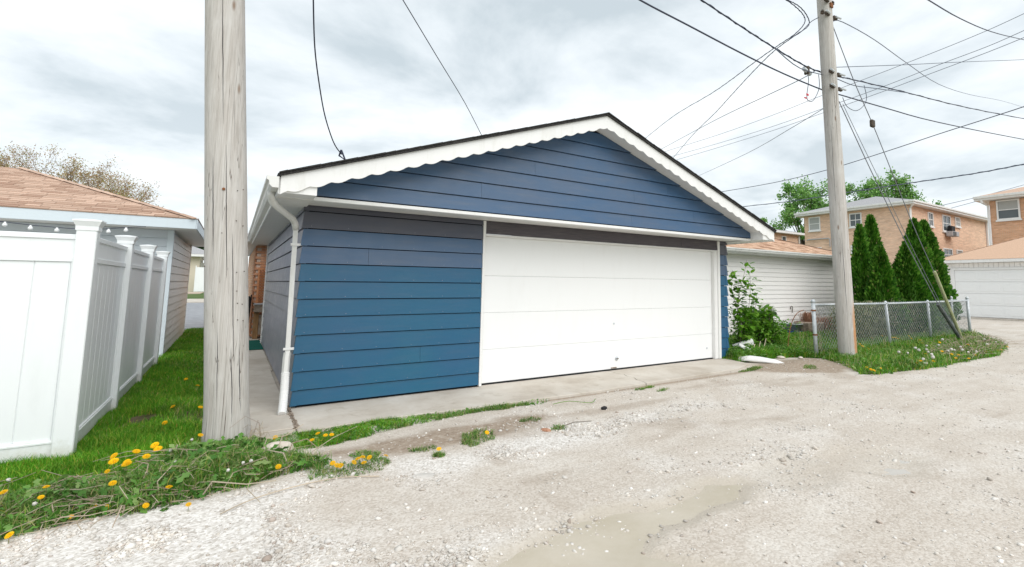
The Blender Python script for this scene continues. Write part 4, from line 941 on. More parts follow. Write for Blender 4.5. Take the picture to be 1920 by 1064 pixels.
# nails and bolt heads on the near pole (camera side)
random.seed(3)
def on_pole(z, ang, base, lean, r): return Vector((base[0] + lean[0] * z + r * math.cos(ang), base[1] + lean[1] * z + r * math.sin(ang), z - .03))
for z, dg in ((2.02, -62), (1.98, -40), (1.55, -62), (1.56, -36), (1.38, -62), (1.27, -60), (1.26, -45), (1.12, -60), (1.11, -42), (2.3, -58), (2.32, -38), (1.9, -100), (.42, -55), (1.6, -160)):
    p = on_pole(z, math.radians(dg), lp.location, (-.072, 0), .166); d = Vector((math.cos(math.radians(dg)), math.sin(math.radians(dg)), 0))
    MB().tube([p, p + d * .006], .0045, 6).build('nail', M['dark_metal'], lp)
p = on_pole(2.30, math.radians(-95), lp.location, (-.072, 0), .166); MB().tube([p - Vector((0, -.01, 0)), p + Vector((0, -.008, 0))], .013, 8).build('bolt', M['rust'], lp)
def cracks(t, lean, r0, r1, h, items):
    for (ang, za, zb) in items:
        pts = []; w = math.radians(ang)
        for i in range(26):
            z = za + (zb - za) * i / 25; w += random.gauss(0, .006); rr = (r0 + (r1 - r0) * z / h) * (1 + .012 * math.sin(3 * w + z * .4) + .008 * math.sin(7 * w - z * .3 + 1)) - .0012
            pts.append((t.location.x + lean * z + rr * math.cos(w), t.location.y + rr * math.sin(w), z + t.location.z))
        MB().tube(pts, [.0004 + .0034 * math.sin(math.pi * i / 25) for i in range(26)], 4).build('crack', M['sheath'], t)
cracks(lp, -.072, .172, .135, 9.5, ((-78, .05, 1.0), (-70, .6, 2.1), (-88, 1.35, 2.75), (-112, .1, 1.15), (-66, 2.2, 3.6), (-96, 2.9, 4.3), (-125, 1.6, 2.6), (-55, .25, .9)))
cracks(rp_, -.045, .178, .135, 10.5, ((-140, .8, 2.6), (-165, 3.2, 5.2), (-125, 4.0, 6.5)))
# hardware on the right pole
def rpp(z): return Vector((9.80 - .045 * z, -1.3, z))
for z, s in ((7.55, -1), (7.25, -1), (7.25, 1), (5.98, 1), (5.98, -1), (5.66, -1), (5.66, 1)):
    c = rpp(z); boxo('bracket', (c.x + s * .15 - .07, c.x + s * .15 + .07, -1.46, -1.40, z - .035, z + .035), M['dark_metal'], rp_, .01)
    MB().tube([c + Vector((s * .12, -.17, 0)), c + Vector((s * .28, -.19, .0))], .022, 8).build('clamp', M['galv'], rp_)
for z in (7.25, 7.6): 
    for s in (-1, 1): MB().lathe([(.02, 0), (.045, .01), (.03, .03), (.045, .05), (.03, .07), (.02, .09)], rpp(z).x + s * .22, -1.36, 8, z).build('insulator', M['dark_metal'], rp_)
c = rpp(7.5); MB().box(c.x - .06, c.x + .04, -1.47, -1.44, 7.42, 7.52).build('plate', M['rust'], rp_)
sc = thing('splice_box', (8.95, -1.15, 5.95), 'small grey splice box clamped on the cables left of the right utility pole', 'splice box')
MB().tube([(8.80, -1.15, 5.99), (9.05, -1.15, 5.93)], .045, 8).build('case', M['galv'], sc); boxo('clamp', (8.9, 8.95, -1.2, -1.1, 5.9, 6.06), M['dark_metal'], sc)
tg = thing('warning_tag', (8.65, -1.15, 5.35), 'small red plastic tags on the hanging cable loop left of the right pole', 'tag')
boxo('tag', (8.86, 8.93, -1.17, -1.155, 5.42, 5.46), M['red'], tg); boxo('tag', (8.78, 8.85, -1.17, -1.155, 5.34, 5.365), M['red'], tg)

def smooth_path(pts, sub=4):
    P = [Vector(p) for p in pts]; o = []
    for i in range(len(P) - 1):
        p0, p1, p2, p3 = P[max(i - 1, 0)], P[i], P[i + 1], P[min(i + 2, len(P) - 1)]
        for k in range(sub):
            t = k / sub; o.append(.5 * ((2 * p1) + (p2 - p0) * t + (2 * p0 - 5 * p1 + 4 * p2 - p3) * t * t + (3 * p1 - p0 - 3 * p2 + p3) * t ** 3))
    o.append(P[-1]); return o
def wire(key, r, m, label, cat='wire', name='overhead_wire', sub=4, twist=0):
    pts = smooth_path(WIRES[key], sub)
    mb = MB(); mb.tube(pts, r, 6)
    if twist:
        q = []
        for i in range(len(pts) - 1):
            for k in range(4):
                t = k / 4; p = pts[i] * (1 - t) + pts[i + 1] * t; a = (i * 4 + k) * 1.1; q.append(p + Vector((0, math.cos(a), math.sin(a))) * (r * 1.15))
        mb.tube(q, r * .6, 4)
    return tag(mb.build(name, M[m]), label, cat)
wire('W1', .015, 'cable', 'thick black cable crossing the sky to the right pole, lower of the two thick runs', name='overhead_cable')
wire('W2', .0135, 'cable', 'thick black cable bundle meeting the right pole just above the lower one', name='overhead_cable', twist=1)
wire('W2b', .010, 'cable_thin', 'thin slack strand running beside the upper cable through the right pole clamps')
wire('W3', .010, 'cable_thin', 'thin wire drooping from the top bracket of the right pole down towards the right edge')
wire('W4', .008, 'cable_thin', 'nearly level thin wire leaving the right pole towards the right')
wire('W5', .013, 'cable', 'isolated cable sagging across the upper right corner of the sky')
wire('Wa', .009, 'cable', 'twisted service drop from the right pole top, left one of the pair reaching the roof', name='service_drop', twist=1)
wire('Wb', .009, 'cable', 'twisted service drop from the right pole top, right one of the pair reaching the roof', name='service_drop', twist=1)
wire('Wc', .009, 'cable', 'straight service wire from the splice box down behind the roof slope')
wire('Wd', .008, 'cable_thin', 'uppermost of three parallel thin wires crossing behind the right pole')
wire('We', .008, 'cable_thin', 'middle of three parallel thin wires crossing behind the right pole')
wire('Wf', .008, 'cable_thin', 'lowest of three parallel thin wires crossing behind the right pole')
wire('Wg', .008, 'cable_thin', 'lone steep wire from the right pole down to the roof, lowest on its left side')
wire('Wh', .016, 'cable', 'long black cable rising to the right edge above the tan apartment block', name='overhead_cable')
wire('Wi', .020, 'cable_thin', 'long grey twisted cable passing in front of the green tree', name='overhead_cable', twist=1)
wire('Wj', .022, 'cable_thin', 'distant thin wire above the apartment roof, upper one of two')
wire('Wk', .022, 'cable_thin', 'distant thin wire above the apartment roof, lower one of two')
wire('L1', .007, 'cable', 'hanging black drip loop below the splice box', sub=6)
wire('L2', .007, 'cable', 'hanging drip loop right of the right pole', sub=6)
wire('L3', .008, 'cable', 'short jumper wire left of the right pole top', sub=6)
wire('Wr', .0085, 'cable', 'curved black cable ending in mid air above the left roof slope of the blue garage', name='overhead_cable', sub=6)
wire('Ws', .006, 'cable', 'thin straight wire coming down to the left roof slope of the blue garage')
cr = thing('cable_clamp', (.65, 2, 3.5), 'grey triangular wedge clamp at the end of the curved cable above the roof', 'cable clamp')
MB().tube([WIRES['clampr'][0], WIRES['clampr'][1], WIRES['clampr'][2], WIRES['clampr'][0]], .016, 5).build('wedge', M['cable'], cr)
MB().tube([(.70, 2.0, 3.41), (.76, 2.1, 3.2), (.8, 2.2, roofz(.8) + .02)], .012, 5).build('mast_hook', M['cable'], cr)
gw = thing('guy_wire', (15.85, -1.33, 0), 'guy wire from the right pole top with a dark clamp and a yellow green guard', 'guy wire')
MB().tube(smooth_path(WIRES['G1']), .010, 5).build('strand', M['guy'], gw); MB().tube(WIRES['G1g'], .04, 8).build('guard', M['guard'], gw)
pc = Vector(WIRES['G1'][2]); boxo('clamp', (pc.x - .07, pc.x + .07, pc.y - .04, pc.y + .04, pc.z - .09, pc.z + .09), M['dark_metal'], gw, .02)
gw2 = thing('guy_wire', (15.8, -1.33, 0), 'guy wire from the middle of the right pole with dark grey guard at its foot', 'guy wire')
MB().tube(smooth_path(WIRES['G2']), .011, 5).build('strand', M['guy'], gw2); MB().tube(WIRES['G2g'], .045, 8).build('guard', M['guard_dark'], gw2)
tag(MB().tube(smooth_path(WIRES['G3']), .007, 5).build('guy_wire', M['guy']), 'bare thin guy wire running close beside the one with dark grey guard', 'guy wire')

# ------------------------------------------------------------------ chain link fence
cf = thing('chain_link_fence', (9.5, -.75, 0), 'galvanised chain link fence with pipe posts in front of the arborvitae', 'fence')
CY = -.75; cx0, cx1 = 9.52, 18.3; ct = 1.06
def cpost(x, y, r, h, lean=(0, 0)):
    p = MB().tube([(x, y, -.1), (x + lean[0], y + lean[1], h)], r, 12).build('post', M['galv'], cf, True)
    MB().lathe([(r * 1.15, 0), (r * 1.2, .03), (r * .7, .06), (.004, .07)], x + lean[0], y + lean[1], 12, h - .01).build('post_cap', M['galv'], p, True)
cpost(9.50, -.79, .042, 1.12, (-.05, 0)); cpost(12.95, CY, .034, 1.05, (-.16, 0)); cpost(15.38, CY, .034, 1.05, (-.1, 0)); cpost(18.3, CY, .042, 1.13, (-.08, 0)); cpost(18.3, -.30, .034, 1.13)
for z in (.42, .93): MB().lathe([(.048, 0), (.05, .03), (.048, .031)], 9.50 - .05 * z, -.79, 12, z).build('tension_band', M['rust'], cf)
MB().tube([(9.48, -.79, ct), (11.8, -.77, ct - .012), (13.5, CY, ct - .02), (18.25, CY, ct)], .024, 8).build('top_rail', M['galv'], cf, True)
MB().tube([(18.3, CY, ct), (18.3, .1, ct)], .024, 8).build('top_rail', M['galv'], cf, True)
def chain(p0, p1, z0, z1, name='wire_mesh'):
    p0, p1 = Vector(p0), Vector(p1); Ln = (p1 - p0).length; d = (p1 - p0) / Ln; nrm = Vector((-d.y, d.x, 0)); s = .055; n = int(Ln / s); m = int((z1 - z0) / s)
    mb_V = []; mb_F = []
    r = .0038
    for i in range(n):
        bowx = 0
        for k in range(m + 1):
            off = (1 if ((k + i) % 2) else 0) * s * 1.02; z = z0 + k * s; u = i * s + off
            bow = .025 * math.sin(u * 1.9) * math.sin((z - z0) * 2.5)
            c = p0 + d * u + nrm * (bow + (.003 if (k + i) % 2 else -.003)); base = len(mb_V)
            for a in range(3):
                w = 2 * math.pi * a / 3; v = c + d * (r * math.cos(w)) + nrm * (r * math.sin(w)); mb_V.append((v.x, v.y, z))
            if k: 
                b = base - 3
                for a in range(3): mb_F.append((b + a, b + (a + 1) % 3, base + (a + 1) % 3, base + a))
    V = np.array(mb_V) - np.array(cf.location); return tag(link(name, npmesh(name, V, np.array(mb_F)), M['galv'], cf), kind='stuff')
chain((9.55, -.79, 0), (18.25, CY, 0), .04, 1.12); chain((18.3, CY + .03, 0), (18.3, .1, 0), .04, 1.12)

# ------------------------------------------------------------------ vegetation helpers
def leaf_cards(P, Nrm, size, aspect=1.6, up=None):
    """diamond-ish folded leaves: 4 verts 2 tris each -> returns V,F"""
    n = len(P); a = np.cross(Nrm, rng.normal(size=(n, 3))); a /= np.linalg.norm(a, axis=1)[:, None] + 1e-9
    if up is not None: a = up + .5 * a; a /= np.linalg.norm(a, axis=1)[:, None]
    b = np.cross(Nrm, a); b /= np.linalg.norm(b, axis=1)[:, None] + 1e-9
    s = np.asarray(size)[:, None] if np.ndim(size) else size
    V = np.stack([P, P + a * s * .45 + b * s * .5 / aspect, P + a * s, P + a * s * .45 - b * s * .5 / aspect], 1).reshape(-1, 3)
    return V, np.arange(4 * n).reshape(-1, 4)
def unit(n):
    v = rng.normal(size=(n, 3)); return v / np.linalg.norm(v, axis=1)[:, None]
def arborvitae(x, y, h, r, label, n=9000, seed=0, base=.0):
    t = thing('arborvitae', (x, y, -.03), label, 'conifer')
    MB().tube([(x, y, -.05), (x, y, h * .55)], [.06, .02], 7).build('trunk', M['bark'], t)
    u = rng.random(n) ** 1.15; ang = rng.random(n) * 2 * np.pi
    prof = np.minimum(1, (1 - u) ** .72 * 1.08) * (.72 + .28 * sstep(0, .22, u))
    lump = .66 + .72 * fbm(ang * 1.7 + seed * 5 + 20, u * h * 2.3 + 7, 3)
    lump2 = .93 + .16 * vnoise(ang * 7 + seed, u * h * 9)
    rad = r * prof * lump * lump2 * (.55 + .45 * rng.random(n) ** .35)
    P = np.stack([rad * np.cos(ang), rad * np.sin(ang), base + u * (h - base)], 1)
    Nr = np.stack([-np.sin(ang), np.cos(ang), 0 * ang], 1) + .55 * unit(n); Nr /= np.linalg.norm(Nr, axis=1)[:, None]
    up = np.stack([.5 * np.cos(ang), .5 * np.sin(ang), np.full(n, .85)], 1)
    V, F = leaf_cards(P, Nr, rng.uniform(.07, .15, n), 2.0, up)
    link('crown', npmesh('crown', V, F), M['arb'], t)
    core = MB(); prof_ = [(max(.001, r * .62 * min(1, (1 - q) ** .72) * (.7 + .3 * min(1, q / .2))), base + q * (h - base)) for q in np.linspace(0, .96, 12)]
    core.lathe(prof_, 0, 0, 14); me = npmesh('crown_core', core.V, core.F, True); o = link('inner_foliage', me, M['arb'], t)
arborvitae(15.05, .90, 3.34, .42, 'slim dark green arborvitae, leftmost and partly behind the right pole', 6500, 1)
arborvitae(15.98, 1.0, 3.72, .58, 'tall pointed arborvitae, tallest of the left clump', 9000, 2)
arborvitae(15.05, .35, 2.62, .62, 'short broad arborvitae at the front of the left clump', 9000, 3)
arborvitae(17.0, 1.25, 2.35, .60, 'low dark arborvitae filling the gap between the two clumps', 6000, 4)
arborvitae(16.65, .30, 2.78, .72, 'rounded arborvitae forming the left shoulder of the right clump', 9000, 5)
arborvitae(17.75, .45, 3.70, .72, 'left one of the two tall tips in the right clump', 10000, 6)
arborvitae(18.75, .55, 3.74, .86, 'right one of the two tall tips in the right clump', 11000, 7)
hd_ = thing('hedge', (15, .1, 0), 'loose olive green hedge growing behind the chain link mesh', 'hedge')
n = 15000; hx = rng.uniform(12.2, 18.2, n); hz = rng.random(n) * 1.0 * (.8 + .4 * fbm(hx * 1.2, hx * 0 + 3, 3)); hy = -.05 + rng.normal(size=n) * .2 + .2
V, F = leaf_cards(np.stack([hx, hy, hz], 1), unit(n), rng.uniform(.04, .09, n), 1.8)
link('foliage', npmesh('foliage', V - np.array(hd_.location), F), M['hedge'], hd_)
mb = MB()
for i in range(40): x = random.uniform(12.3, 18); mb.tube([(x, .1, 0), (x + random.uniform(-.2, .2), .15, .5), (x + random.uniform(-.3, .3), .1, .95)], [.012, .008, .004], 4)
mb.build('stems', M['bark'], hd_)

def tree(x, y, h, crown, label, leafm='treeleaf', ls=.3, per=170, seed=1, trunk_r=.3, cat='tree', limbs=True):
    """crown: list of (dx,dy,z,r) clumps"""
    rs = random.Random(seed); t = thing('tree', (x, y, 0), label, cat); mb = MB()
    top = h * .55; mb.tube([(x, y, -.1), (x + .1, y, top * .5), (x + .2, y, top)], [trunk_r, trunk_r * .8, trunk_r * .5], 8)
    mb.build('trunk', M['bark'], t, True); Ps = []; mb = MB()
    for (dx, dy, z, r) in crown:
        mb.tube([(x + .15, y, min(top * .8, z * .7)), (x + dx * .5, y + dy * .5, (top + z) / 2 * .95), (x + dx, y + dy, z)], [trunk_r * .4, trunk_r * .2, .03], 5)
        for k in range(7):
            d = Vector((rs.gauss(0, 1), rs.gauss(0, 1), rs.gauss(0, .8))).normalized(); mb.tube([(x + dx, y + dy, z), Vector((x + dx, y + dy, z)) + d * r * .9], [.04, .012], 3)
            c = np.array([dx, dy, z]) + np.array(d) * r * rs.uniform(.3, .95); m = per // 7
            Ps.append(c + rng.normal(size=(m, 3)) * r * .22)
    mb.build('limbs', M['bark'], t); P = np.concatenate(Ps); V, F = leaf_cards(P, unit(len(P)), rng.uniform(ls * .6, ls * 1.2, len(P)), 1.5)
    link('crown', npmesh('crown', V, F), M[leafm], t); return t
def crown_pts(n, cx, cz, rx, rz, rr, seed):
    rs = random.Random(seed); o = []
    for i in range(n):
        a = rs.uniform(0, 2 * math.pi); q = rs.random() ** .5
        o.append((cx + rx * q * math.cos(a), rs.uniform(-2, 2), cz + rz * q * math.sin(a), rr * rs.uniform(.7, 1.3)))
    return o
tree(57.0, 28.0, 12, [(a * .82, b - a * .55, z, r) for a, b, z, r in crown_pts(26, 0, 10.9, 3.6, 2.9, 1.25, 5)], 'green leafy tree with gaps in its crown, left of the right utility pole', per=420, seed=2, trunk_r=.28)
tree(64.6, 22.2, 13, [(a * .82, b - a * .55, z, r) for a, b, z, r in crown_pts(20, 0, 12.5, 3.3, 2.0, 1.2, 8)], 'green leafy tree rising behind the grey apartment roof, right of the pole', per=380, seed=3, trunk_r=.28)
tree(69.3, 18.8, 11, [(a * .82, b - a * .55, z, r) for a, b, z, r in crown_pts(7, 0, 10.9, 1.6, 1.2, .9, 4)], 'sparse small tree top peeping over the apartment roof, rightmost', per=150, seed=4, trunk_r=.15)
tree(21.9, 9.2, 5, [(-.2, 0, 4.75, .28), (.25, .1, 4.9, .2), (-.55, .1, 4.5, .3), (-1.2, .2, 4.6, .25), (-2.0, .2, 4.9, .2)], 'fresh green shoots showing above the right end of the blue garage roof', ls=.14, per=170, seed=6, trunk_r=.06)
tree(-6.5, 100, 8, crown_pts(12, 0, 6.6, 4.5, 1.6, 1.5, 9), 'distant dark conifer seen above the cream house', 'dark_conifer', .5, 350, 5, .4)
# budding bare tree behind the left garage
bt = thing('tree', (-7.5, 26.4, 0), 'budding reddish bare tree showing over the tan roof on the left', 'tree')
random.seed(21); MB().tube([(-7.5, 26.4, -.1), (-7.5, 26.4, 1.6), (-7.4, 26.4, 2.6)], [.28, .22, .16], 8).build('trunk', M['bark'], bt, True)
mb = MB(); tips = []
def grow(p, d, L_, r, lev):
    q = p + d * L_; mb.tube([p, (p + q) / 2 + Vector((random.gauss(0, .03), random.gauss(0, .03), .02)), q], [r, r * .8, r * .6], 4 if lev < 2 else 3, cap=False)
    if lev >= 5 or L_ < .16: tips.append((q, d)); return
    for _ in range(random.choice((2, 3, 3))):
        nd = (d + Vector((random.gauss(0, .42), random.gauss(0, .42), random.gauss(.12, .25)))).normalized(); grow(q, nd, L_ * random.uniform(.58, .82), r * .55, lev + 1)
    if lev >= 2: tips.append(((p + q) / 2, d))
for i in range(12):
    a = i / 12 * 2 * math.pi; grow(Vector((-7.45, 26.4, 2.4 + random.uniform(0, .6))), Vector((math.cos(a) * .85, math.sin(a) * .6, random.uniform(.5, 1.2))).normalized(), 1.5, .08, 0)
mb.build('branches', M['twig'], bt)
tp_ = np.array([t[0] for t in tips for _ in range(9)]) + rng.normal(size=(len(tips) * 9, 3)) * .13
V, F = leaf_cards(tp_ - np.array(bt.location), unit(len(tp_)), rng.uniform(.04, .085, len(tp_)), 1.6); link('buds', npmesh('buds', V, F), M['bud'], bt)

# ------------------------------------------------------------------ vine, bush, small yard things
LEAF = npmesh('leaf', [(0, 0, 0), (.32, .30, .05), (.28, .68, .03), (0, 1, -.10), (-.28, .68, .03), (-.32, .30, .05), (0, .5, -.04)], [(0, 1, 6), (1, 2, 6), (2, 3, 6), (3, 4, 6), (4, 5, 6), (5, 0, 6)])
M['leaf_obj'] = mat('garden_leaf', (.05, .16, .01), .5, .35)
g_ = G(M['leaf_obj']); oi = g_.n('ShaderNodeObjectInfo'); cc = g_.ramp(oi.outputs['Random'], [(0, (.07, .22, .012)), (.5, (.15, .36, .025)), (1, (.26, .46, .06))]); g_.color(cc)
tr = g_.n('ShaderNodeBsdfTranslucent'); mx = g_.n('ShaderNodeMixShader'); mx.inputs[0].default_value = .35; g_.l(cc, tr.inputs['Color']); g_.l(g_.b.outputs[0], mx.inputs[1]); g_.l(tr.outputs[0], mx.inputs[2]); g_.l(mx.outputs[0], g_.t.nodes['Material Output'].inputs['Surface'])
LEAF.materials.append(M['leaf_obj'])
def leaf_obj(parent, p, size, d):
    o = bpy.data.objects.new('leaf', LEAF); COL.objects.link(o); o.parent = parent; o.location = Vector(p) - parent.location
    o.rotation_euler = d.to_track_quat('Y', 'Z').to_euler(); o.scale = (size, size, size)
vine = thing('climbing_plant', (8.75, .5, -.02), 'tall leafy climbing plant at the right corner of the blue garage', 'plant'); random.seed(5)
mb = MB(); vl = []
for i, (bx, tx, h) in enumerate(((8.55, 8.72, 2.02), (8.65, 9.02, 1.75), (8.75, 8.62, 1.55), (8.85, 9.12, 1.25), (8.6, 8.95, 1.0), (8.5, 8.5, 1.8))):
    pts = [(bx + (tx - bx) * q + .06 * math.sin(q * 7 + i), .45 + .1 * math.sin(q * 5 + i * 2), h * q) for q in np.linspace(0, 1, 9)]
    mb.tube(pts, [.009 - .0008 * k for k in range(9)], 5)
    for k in range(78):
        q = random.random() ** .8; j = min(int(q * 8), 7); p = Vector(pts[j]).lerp(Vector(pts[j + 1]), q * 8 - j)
        d = Vector((random.gauss(0, 1), random.gauss(-.3, .8), random.gauss(-.1, .5))).normalized(); vl.append((p + d * random.uniform(.02, .12), random.uniform(.10, .17), d))
mb.build('stems', M['bark'], vine)
for p, s_, d in vl: leaf_obj(vine, p, s_, d)
bush = thing('shrub', (9.9, .7, -.02), 'broad leafy green shrub in front of the white siding', 'shrub'); mb = MB(); bl = []
for i in range(46):
    a = random.uniform(0, 2 * math.pi); q = random.random() ** .5; top = Vector((9.88 + .55 * q * math.cos(a), .7 + .42 * q * math.sin(a), .30 + (1 - q * q) * .62 + random.uniform(-.06, .1)))
    b0 = Vector((9.88 + .12 * math.cos(a), .7 + .12 * math.sin(a), 0)); mb.tube([b0, b0.lerp(top, .6) + Vector((0, 0, .08)), top], [.008, .006, .003], 4)
    for k in range(6):
        p = b0.lerp(top, random.uniform(.45, 1.05)); d = Vector((math.cos(a) * .5 + random.gauss(0, .6), -.35 + random.gauss(0, .6), random.gauss(.15, .4))).normalized(); bl.append((p, random.uniform(.12, .20), d))
mb.build('stems', M['bark'], bush)
for p, s_, d in bl: leaf_obj(bush, p, s_, d)
n = 2600; P = np.stack([rng.normal(size=n) * .30, rng.normal(size=n) * .22, rng.random(n) * .65], 1); V, F = leaf_cards(P, unit(n), rng.uniform(.04, .08, n), 1.7)
link('inner_foliage', npmesh('inner_foliage', V, F), M['leaf'], bush)
n = 900; P = np.stack([rng.normal(size=n) * .16, rng.normal(size=n) * .1, rng.random(n) ** 1.5 * 1.0], 1); V, F = leaf_cards(P, unit(n), rng.uniform(.04, .09, n), 1.7); link('inner_foliage', npmesh('inner_foliage', V, F), M['leaf'], vine)
# barrel planter with dark lid
br_ = thing('barrel', (11.65, 2.1, 0), 'dark green round barrel behind the shrub against the white siding', 'barrel')
MB().lathe([(.30, 0), (.36, .3), (.33, .62), (.33, .64)], 11.65, 2.1, 20).build('body', M['guard_dark'], br_, True); MB().lathe([(.30, .64), (.43, .645), (.44, .70), (.40, .745), (.05, .76)], 11.65, 2.1, 24).build('rim', M['dark_conifer'], br_, True)
for i in range(4): MB().tube([(11.4 + i * .2, 2.1, .74), (11.4 + i * .2 + .01, 2.1, .83 + .03 * (i % 2))], .01, 5).build('sprout', M['stem'], br_)
pot = thing('plant_pot', (13.35, 2.2, 0), 'shallow grey green plastic pot standing on a blue crate', 'pot')
MB().lathe([(.20, .12), (.27, .30), (.31, .31), (.31, .335), (.28, .335), (.26, .28), (.02, .26)], 13.35, 2.2, 20).build('bowl', M['greygreen'], pot, True)
cr_ = thing('plastic_crate', (13.3, 2.15, 0), 'dark blue plastic crate under the grey green pot', 'crate')
MB().box(12.9, 13.62, 2.0, 2.4, -.05, .09).build('body', M['bluebox'], cr_, bevel=.01); MB().box(12.87, 13.65, 1.97, 2.43, .09, .115).build('rim', M['bluebox'], cr_)
sp_ = thing('stone_planter', (13.9, 2.0, 0), 'rough brown stone planter with dry pinkish grass behind the fence post', 'planter')
mb = MB().lathe([(.30, -.05), (.40, .12), (.44, .36), (.41, .38), (.36, .34), (.02, .33)], 13.9, 2.0, 12); rr = random.Random(2); mb.V = [(v[0] + rr.uniform(-.02, .02), v[1] + rr.uniform(-.02, .02), v[2] + rr.uniform(-.015, .015)) for v in mb.V]; mb.build('bowl', M['planter'], sp_)
def tuft(parent, x, y, z, n, h, spread, m, name='dry_grass'):
    a = rng.random(n) * 2 * np.pi; L_ = h * rng.uniform(.5, 1.1, n); o = spread * rng.random(n)
    p0 = np.stack([x + .1 * rng.normal(size=n), y + .1 * rng.normal(size=n), np.full(n, z)], 1); dr = np.stack([np.cos(a), np.sin(a), 0 * a], 1); w = np.stack([-np.sin(a), np.cos(a), 0 * a], 1) * .004
    p1 = p0 + dr * (o * .35)[:, None] + np.stack([0 * a, 0 * a, L_ * .7], 1); p2 = p0 + dr * o[:, None] + np.stack([0 * a, 0 * a, L_ * (.9 - .5 * rng.random(n))], 1)
    V = np.stack([p0 - w, p0 + w, p1 + w, p1 - w, p2, p2 + w * .3], 1).reshape(-1, 3) - np.array(parent.location); b = np.arange(n) * 6
    F = np.concatenate([np.stack([b, b + 1, b + 2, b + 3], 1), np.stack([b + 3, b + 2, b + 5, b + 4], 1)]); return link(name, npmesh(name, V, F), M[m], parent)
tuft(sp_, 13.9, 2.0, .34, 500, .42, .35, 'redgrass')
rgp = thing('dry_grass_clump', (14.9, 1.9, 0), 'dry pinkish ornamental grass clump beside the stone planter, behind the mesh', 'grass clump'); 
for i in range(5): tuft(rgp, 14.55 + i * .2, 1.85 + .1 * (i % 2), 0, 420, .62, .35, 'redgrass')
rod = thing('garden_hoop', (9.6, -.2, 0), 'thin rusty arched garden rod stuck in the grass left of the fence post', 'garden hoop')
MB().tube(smooth_path([(9.36, -.2, -.05), (9.45, -.18, .25), (9.58, -.15, .52), (9.78, -.12, .74), (10.0, -.1, .86), (10.3, -.05, .90)]), .009, 6).build('rod', M['rust'], rod)
# broken white plastic pieces
def shell(name, pts, radii, arc, label, m='trim', par=None):
    t = thing(name, pts[0], label, 'plastic debris'); V = []; F = []; n = 10; P = [Vector(p) for p in pts]
    for i, p in enumerate(P):
        tg_ = (P[min(i + 1, len(P) - 1)] - P[max(i - 1, 0)]).normalized(); a = tg_.cross(Vector((0, 0, 1))).normalized(); b = a.cross(tg_)
        for k in range(n + 1):
            w = arc[0] + (arc[1] - arc[0]) * k / n; j = 1 + .05 * math.sin(i * 3.1 + k); V.append(p + (a * math.cos(w) + b * math.sin(w)) * radii[i] * j - P[0])
    for i in range(len(P) - 1):
        for k in range(n): F.append((i * (n + 1) + k, i * (n + 1) + k + 1, (i + 1) * (n + 1) + k + 1, (i + 1) * (n + 1) + k))
    me = npmesh('shell', V, F, True); o = link('shell', me, M[m], t); sm = o.modifiers.new('s', 'SOLIDIFY'); sm.thickness = .006; return t
shell('gutter_scrap', [(7.55, -.35, -.02), (7.62, -.55, -.0), (7.7, -.75, 0), (7.82, -.95, -.01), (7.92, -1.12, -.03)], [.085, .10, .09, .07, .025], (.15, math.pi * .8), 'flattened broken white plastic spout lying at the edge of the apron')
shell('elbow_scrap', [(8.1, .12, .22), (8.2, .05, .13), (8.35, -.05, .07), (8.5, -.08, .08)], [.045, .055, .05, .04], (-.3, math.pi * 1.1), 'curved white downspout elbow lying in weeds by the garage corner')
shell('bucket_scrap', [(8.35, .45, .10), (8.55, .35, .17), (8.75, .25, .22)], [.06, .07, .075], (0, math.pi * 1.99), 'dull white plastic tube lying in the weeds below the climbing plant')
def rock(name, x, y, z, r, sq, label, cat, m, seed):
    bm = bmesh.new(); bmesh.ops.create_icosphere(bm, subdivisions=3, radius=1); rr = random.Random(seed); ph = [rr.uniform(0, 6) for _ in range(6)]
    for v in bm.verts:
        c = v.co; k = 1 + .13 * math.sin(2.3 * c.x + ph[0]) * math.cos(2.9 * c.y + ph[1]) + .08 * math.sin(5 * c.z + ph[2] + 3 * c.x); k = min(k, 1.05); v.co = Vector((c.x * sq[0], c.y * sq[1], c.z * sq[2])) * k * r
    me = bpy.data.meshes.new(name); bm.to_mesh(me); bm.free(); o = link(name, me, M[m]); o.location = (x, y, z); o.rotation_euler = (0, 0, rr.uniform(0, 3)); return tag(o, label, cat)
rock('boulder', -.25, -1.62, -.01, .12, (.85, 1.2, .75), 'pale tan boulder half hidden in weeds right of the near pole', 'rock', 'boulder', 1)
rock('brick_chunk', 2.02, -2.27, -.025, .045, (1.3, .8, .5), 'broken orange red brick piece lying on the gravel', 'brick', 'brickred', 2)
rock('dirt_lump', 3.05, -1.88, -.02, .035, (1.2, .9, .7), 'dark lump lying on the gravel in front of the garage door', 'lump', 'black', 3)
rock('flat_stone', .64, -2.77, -.03, .06, (1.5, .9, .2), 'flat white stone slab lying alone on packed gravel', 'stone', 'stone', 4)
rock('white_stone', 10.10, -2.6, .03, .05, (1.2, .8, .5), 'bright white stone among dandelions at the right verge edge', 'stone', 'seed', 5)
for i, (x, y, z, s) in enumerate(((8.6, -.55, 0, .06), (7.95, -.5, .0, .09), (8.9, -.8, 0, .05))):
    rock('debris_stone', x, y, z, s, (1.4, .9, .5), ('small tan stone in the bare dirt left of the fence post', 'reddish brown flat stone behind the broken spout', 'small stone at the grass edge below the garden hoop')[i], 'stone', ('boulder', 'brickred', 'boulder')[i], 10 + i)
tag(MB().tube(smooth_path([(-.62, -2.72, -.02), (-.45, -2.6, -.012), (-.2, -2.52, -.01), (.1, -2.5, -.015), (.35, -2.62, -.02)]), .004, 5).build('dry_stalk', M['dry']), 'pale dry stalk lying on the gravel below the near weeds', 'stalk')
tag(MB().tube([(2.15, -2.28, -.02), (2.4, -2.2, -.015), (2.6, -2.25, -.02)], .0035, 5).build('twig', M['bark']), 'thin dark twig on the gravel right of the brick chunk', 'twig')
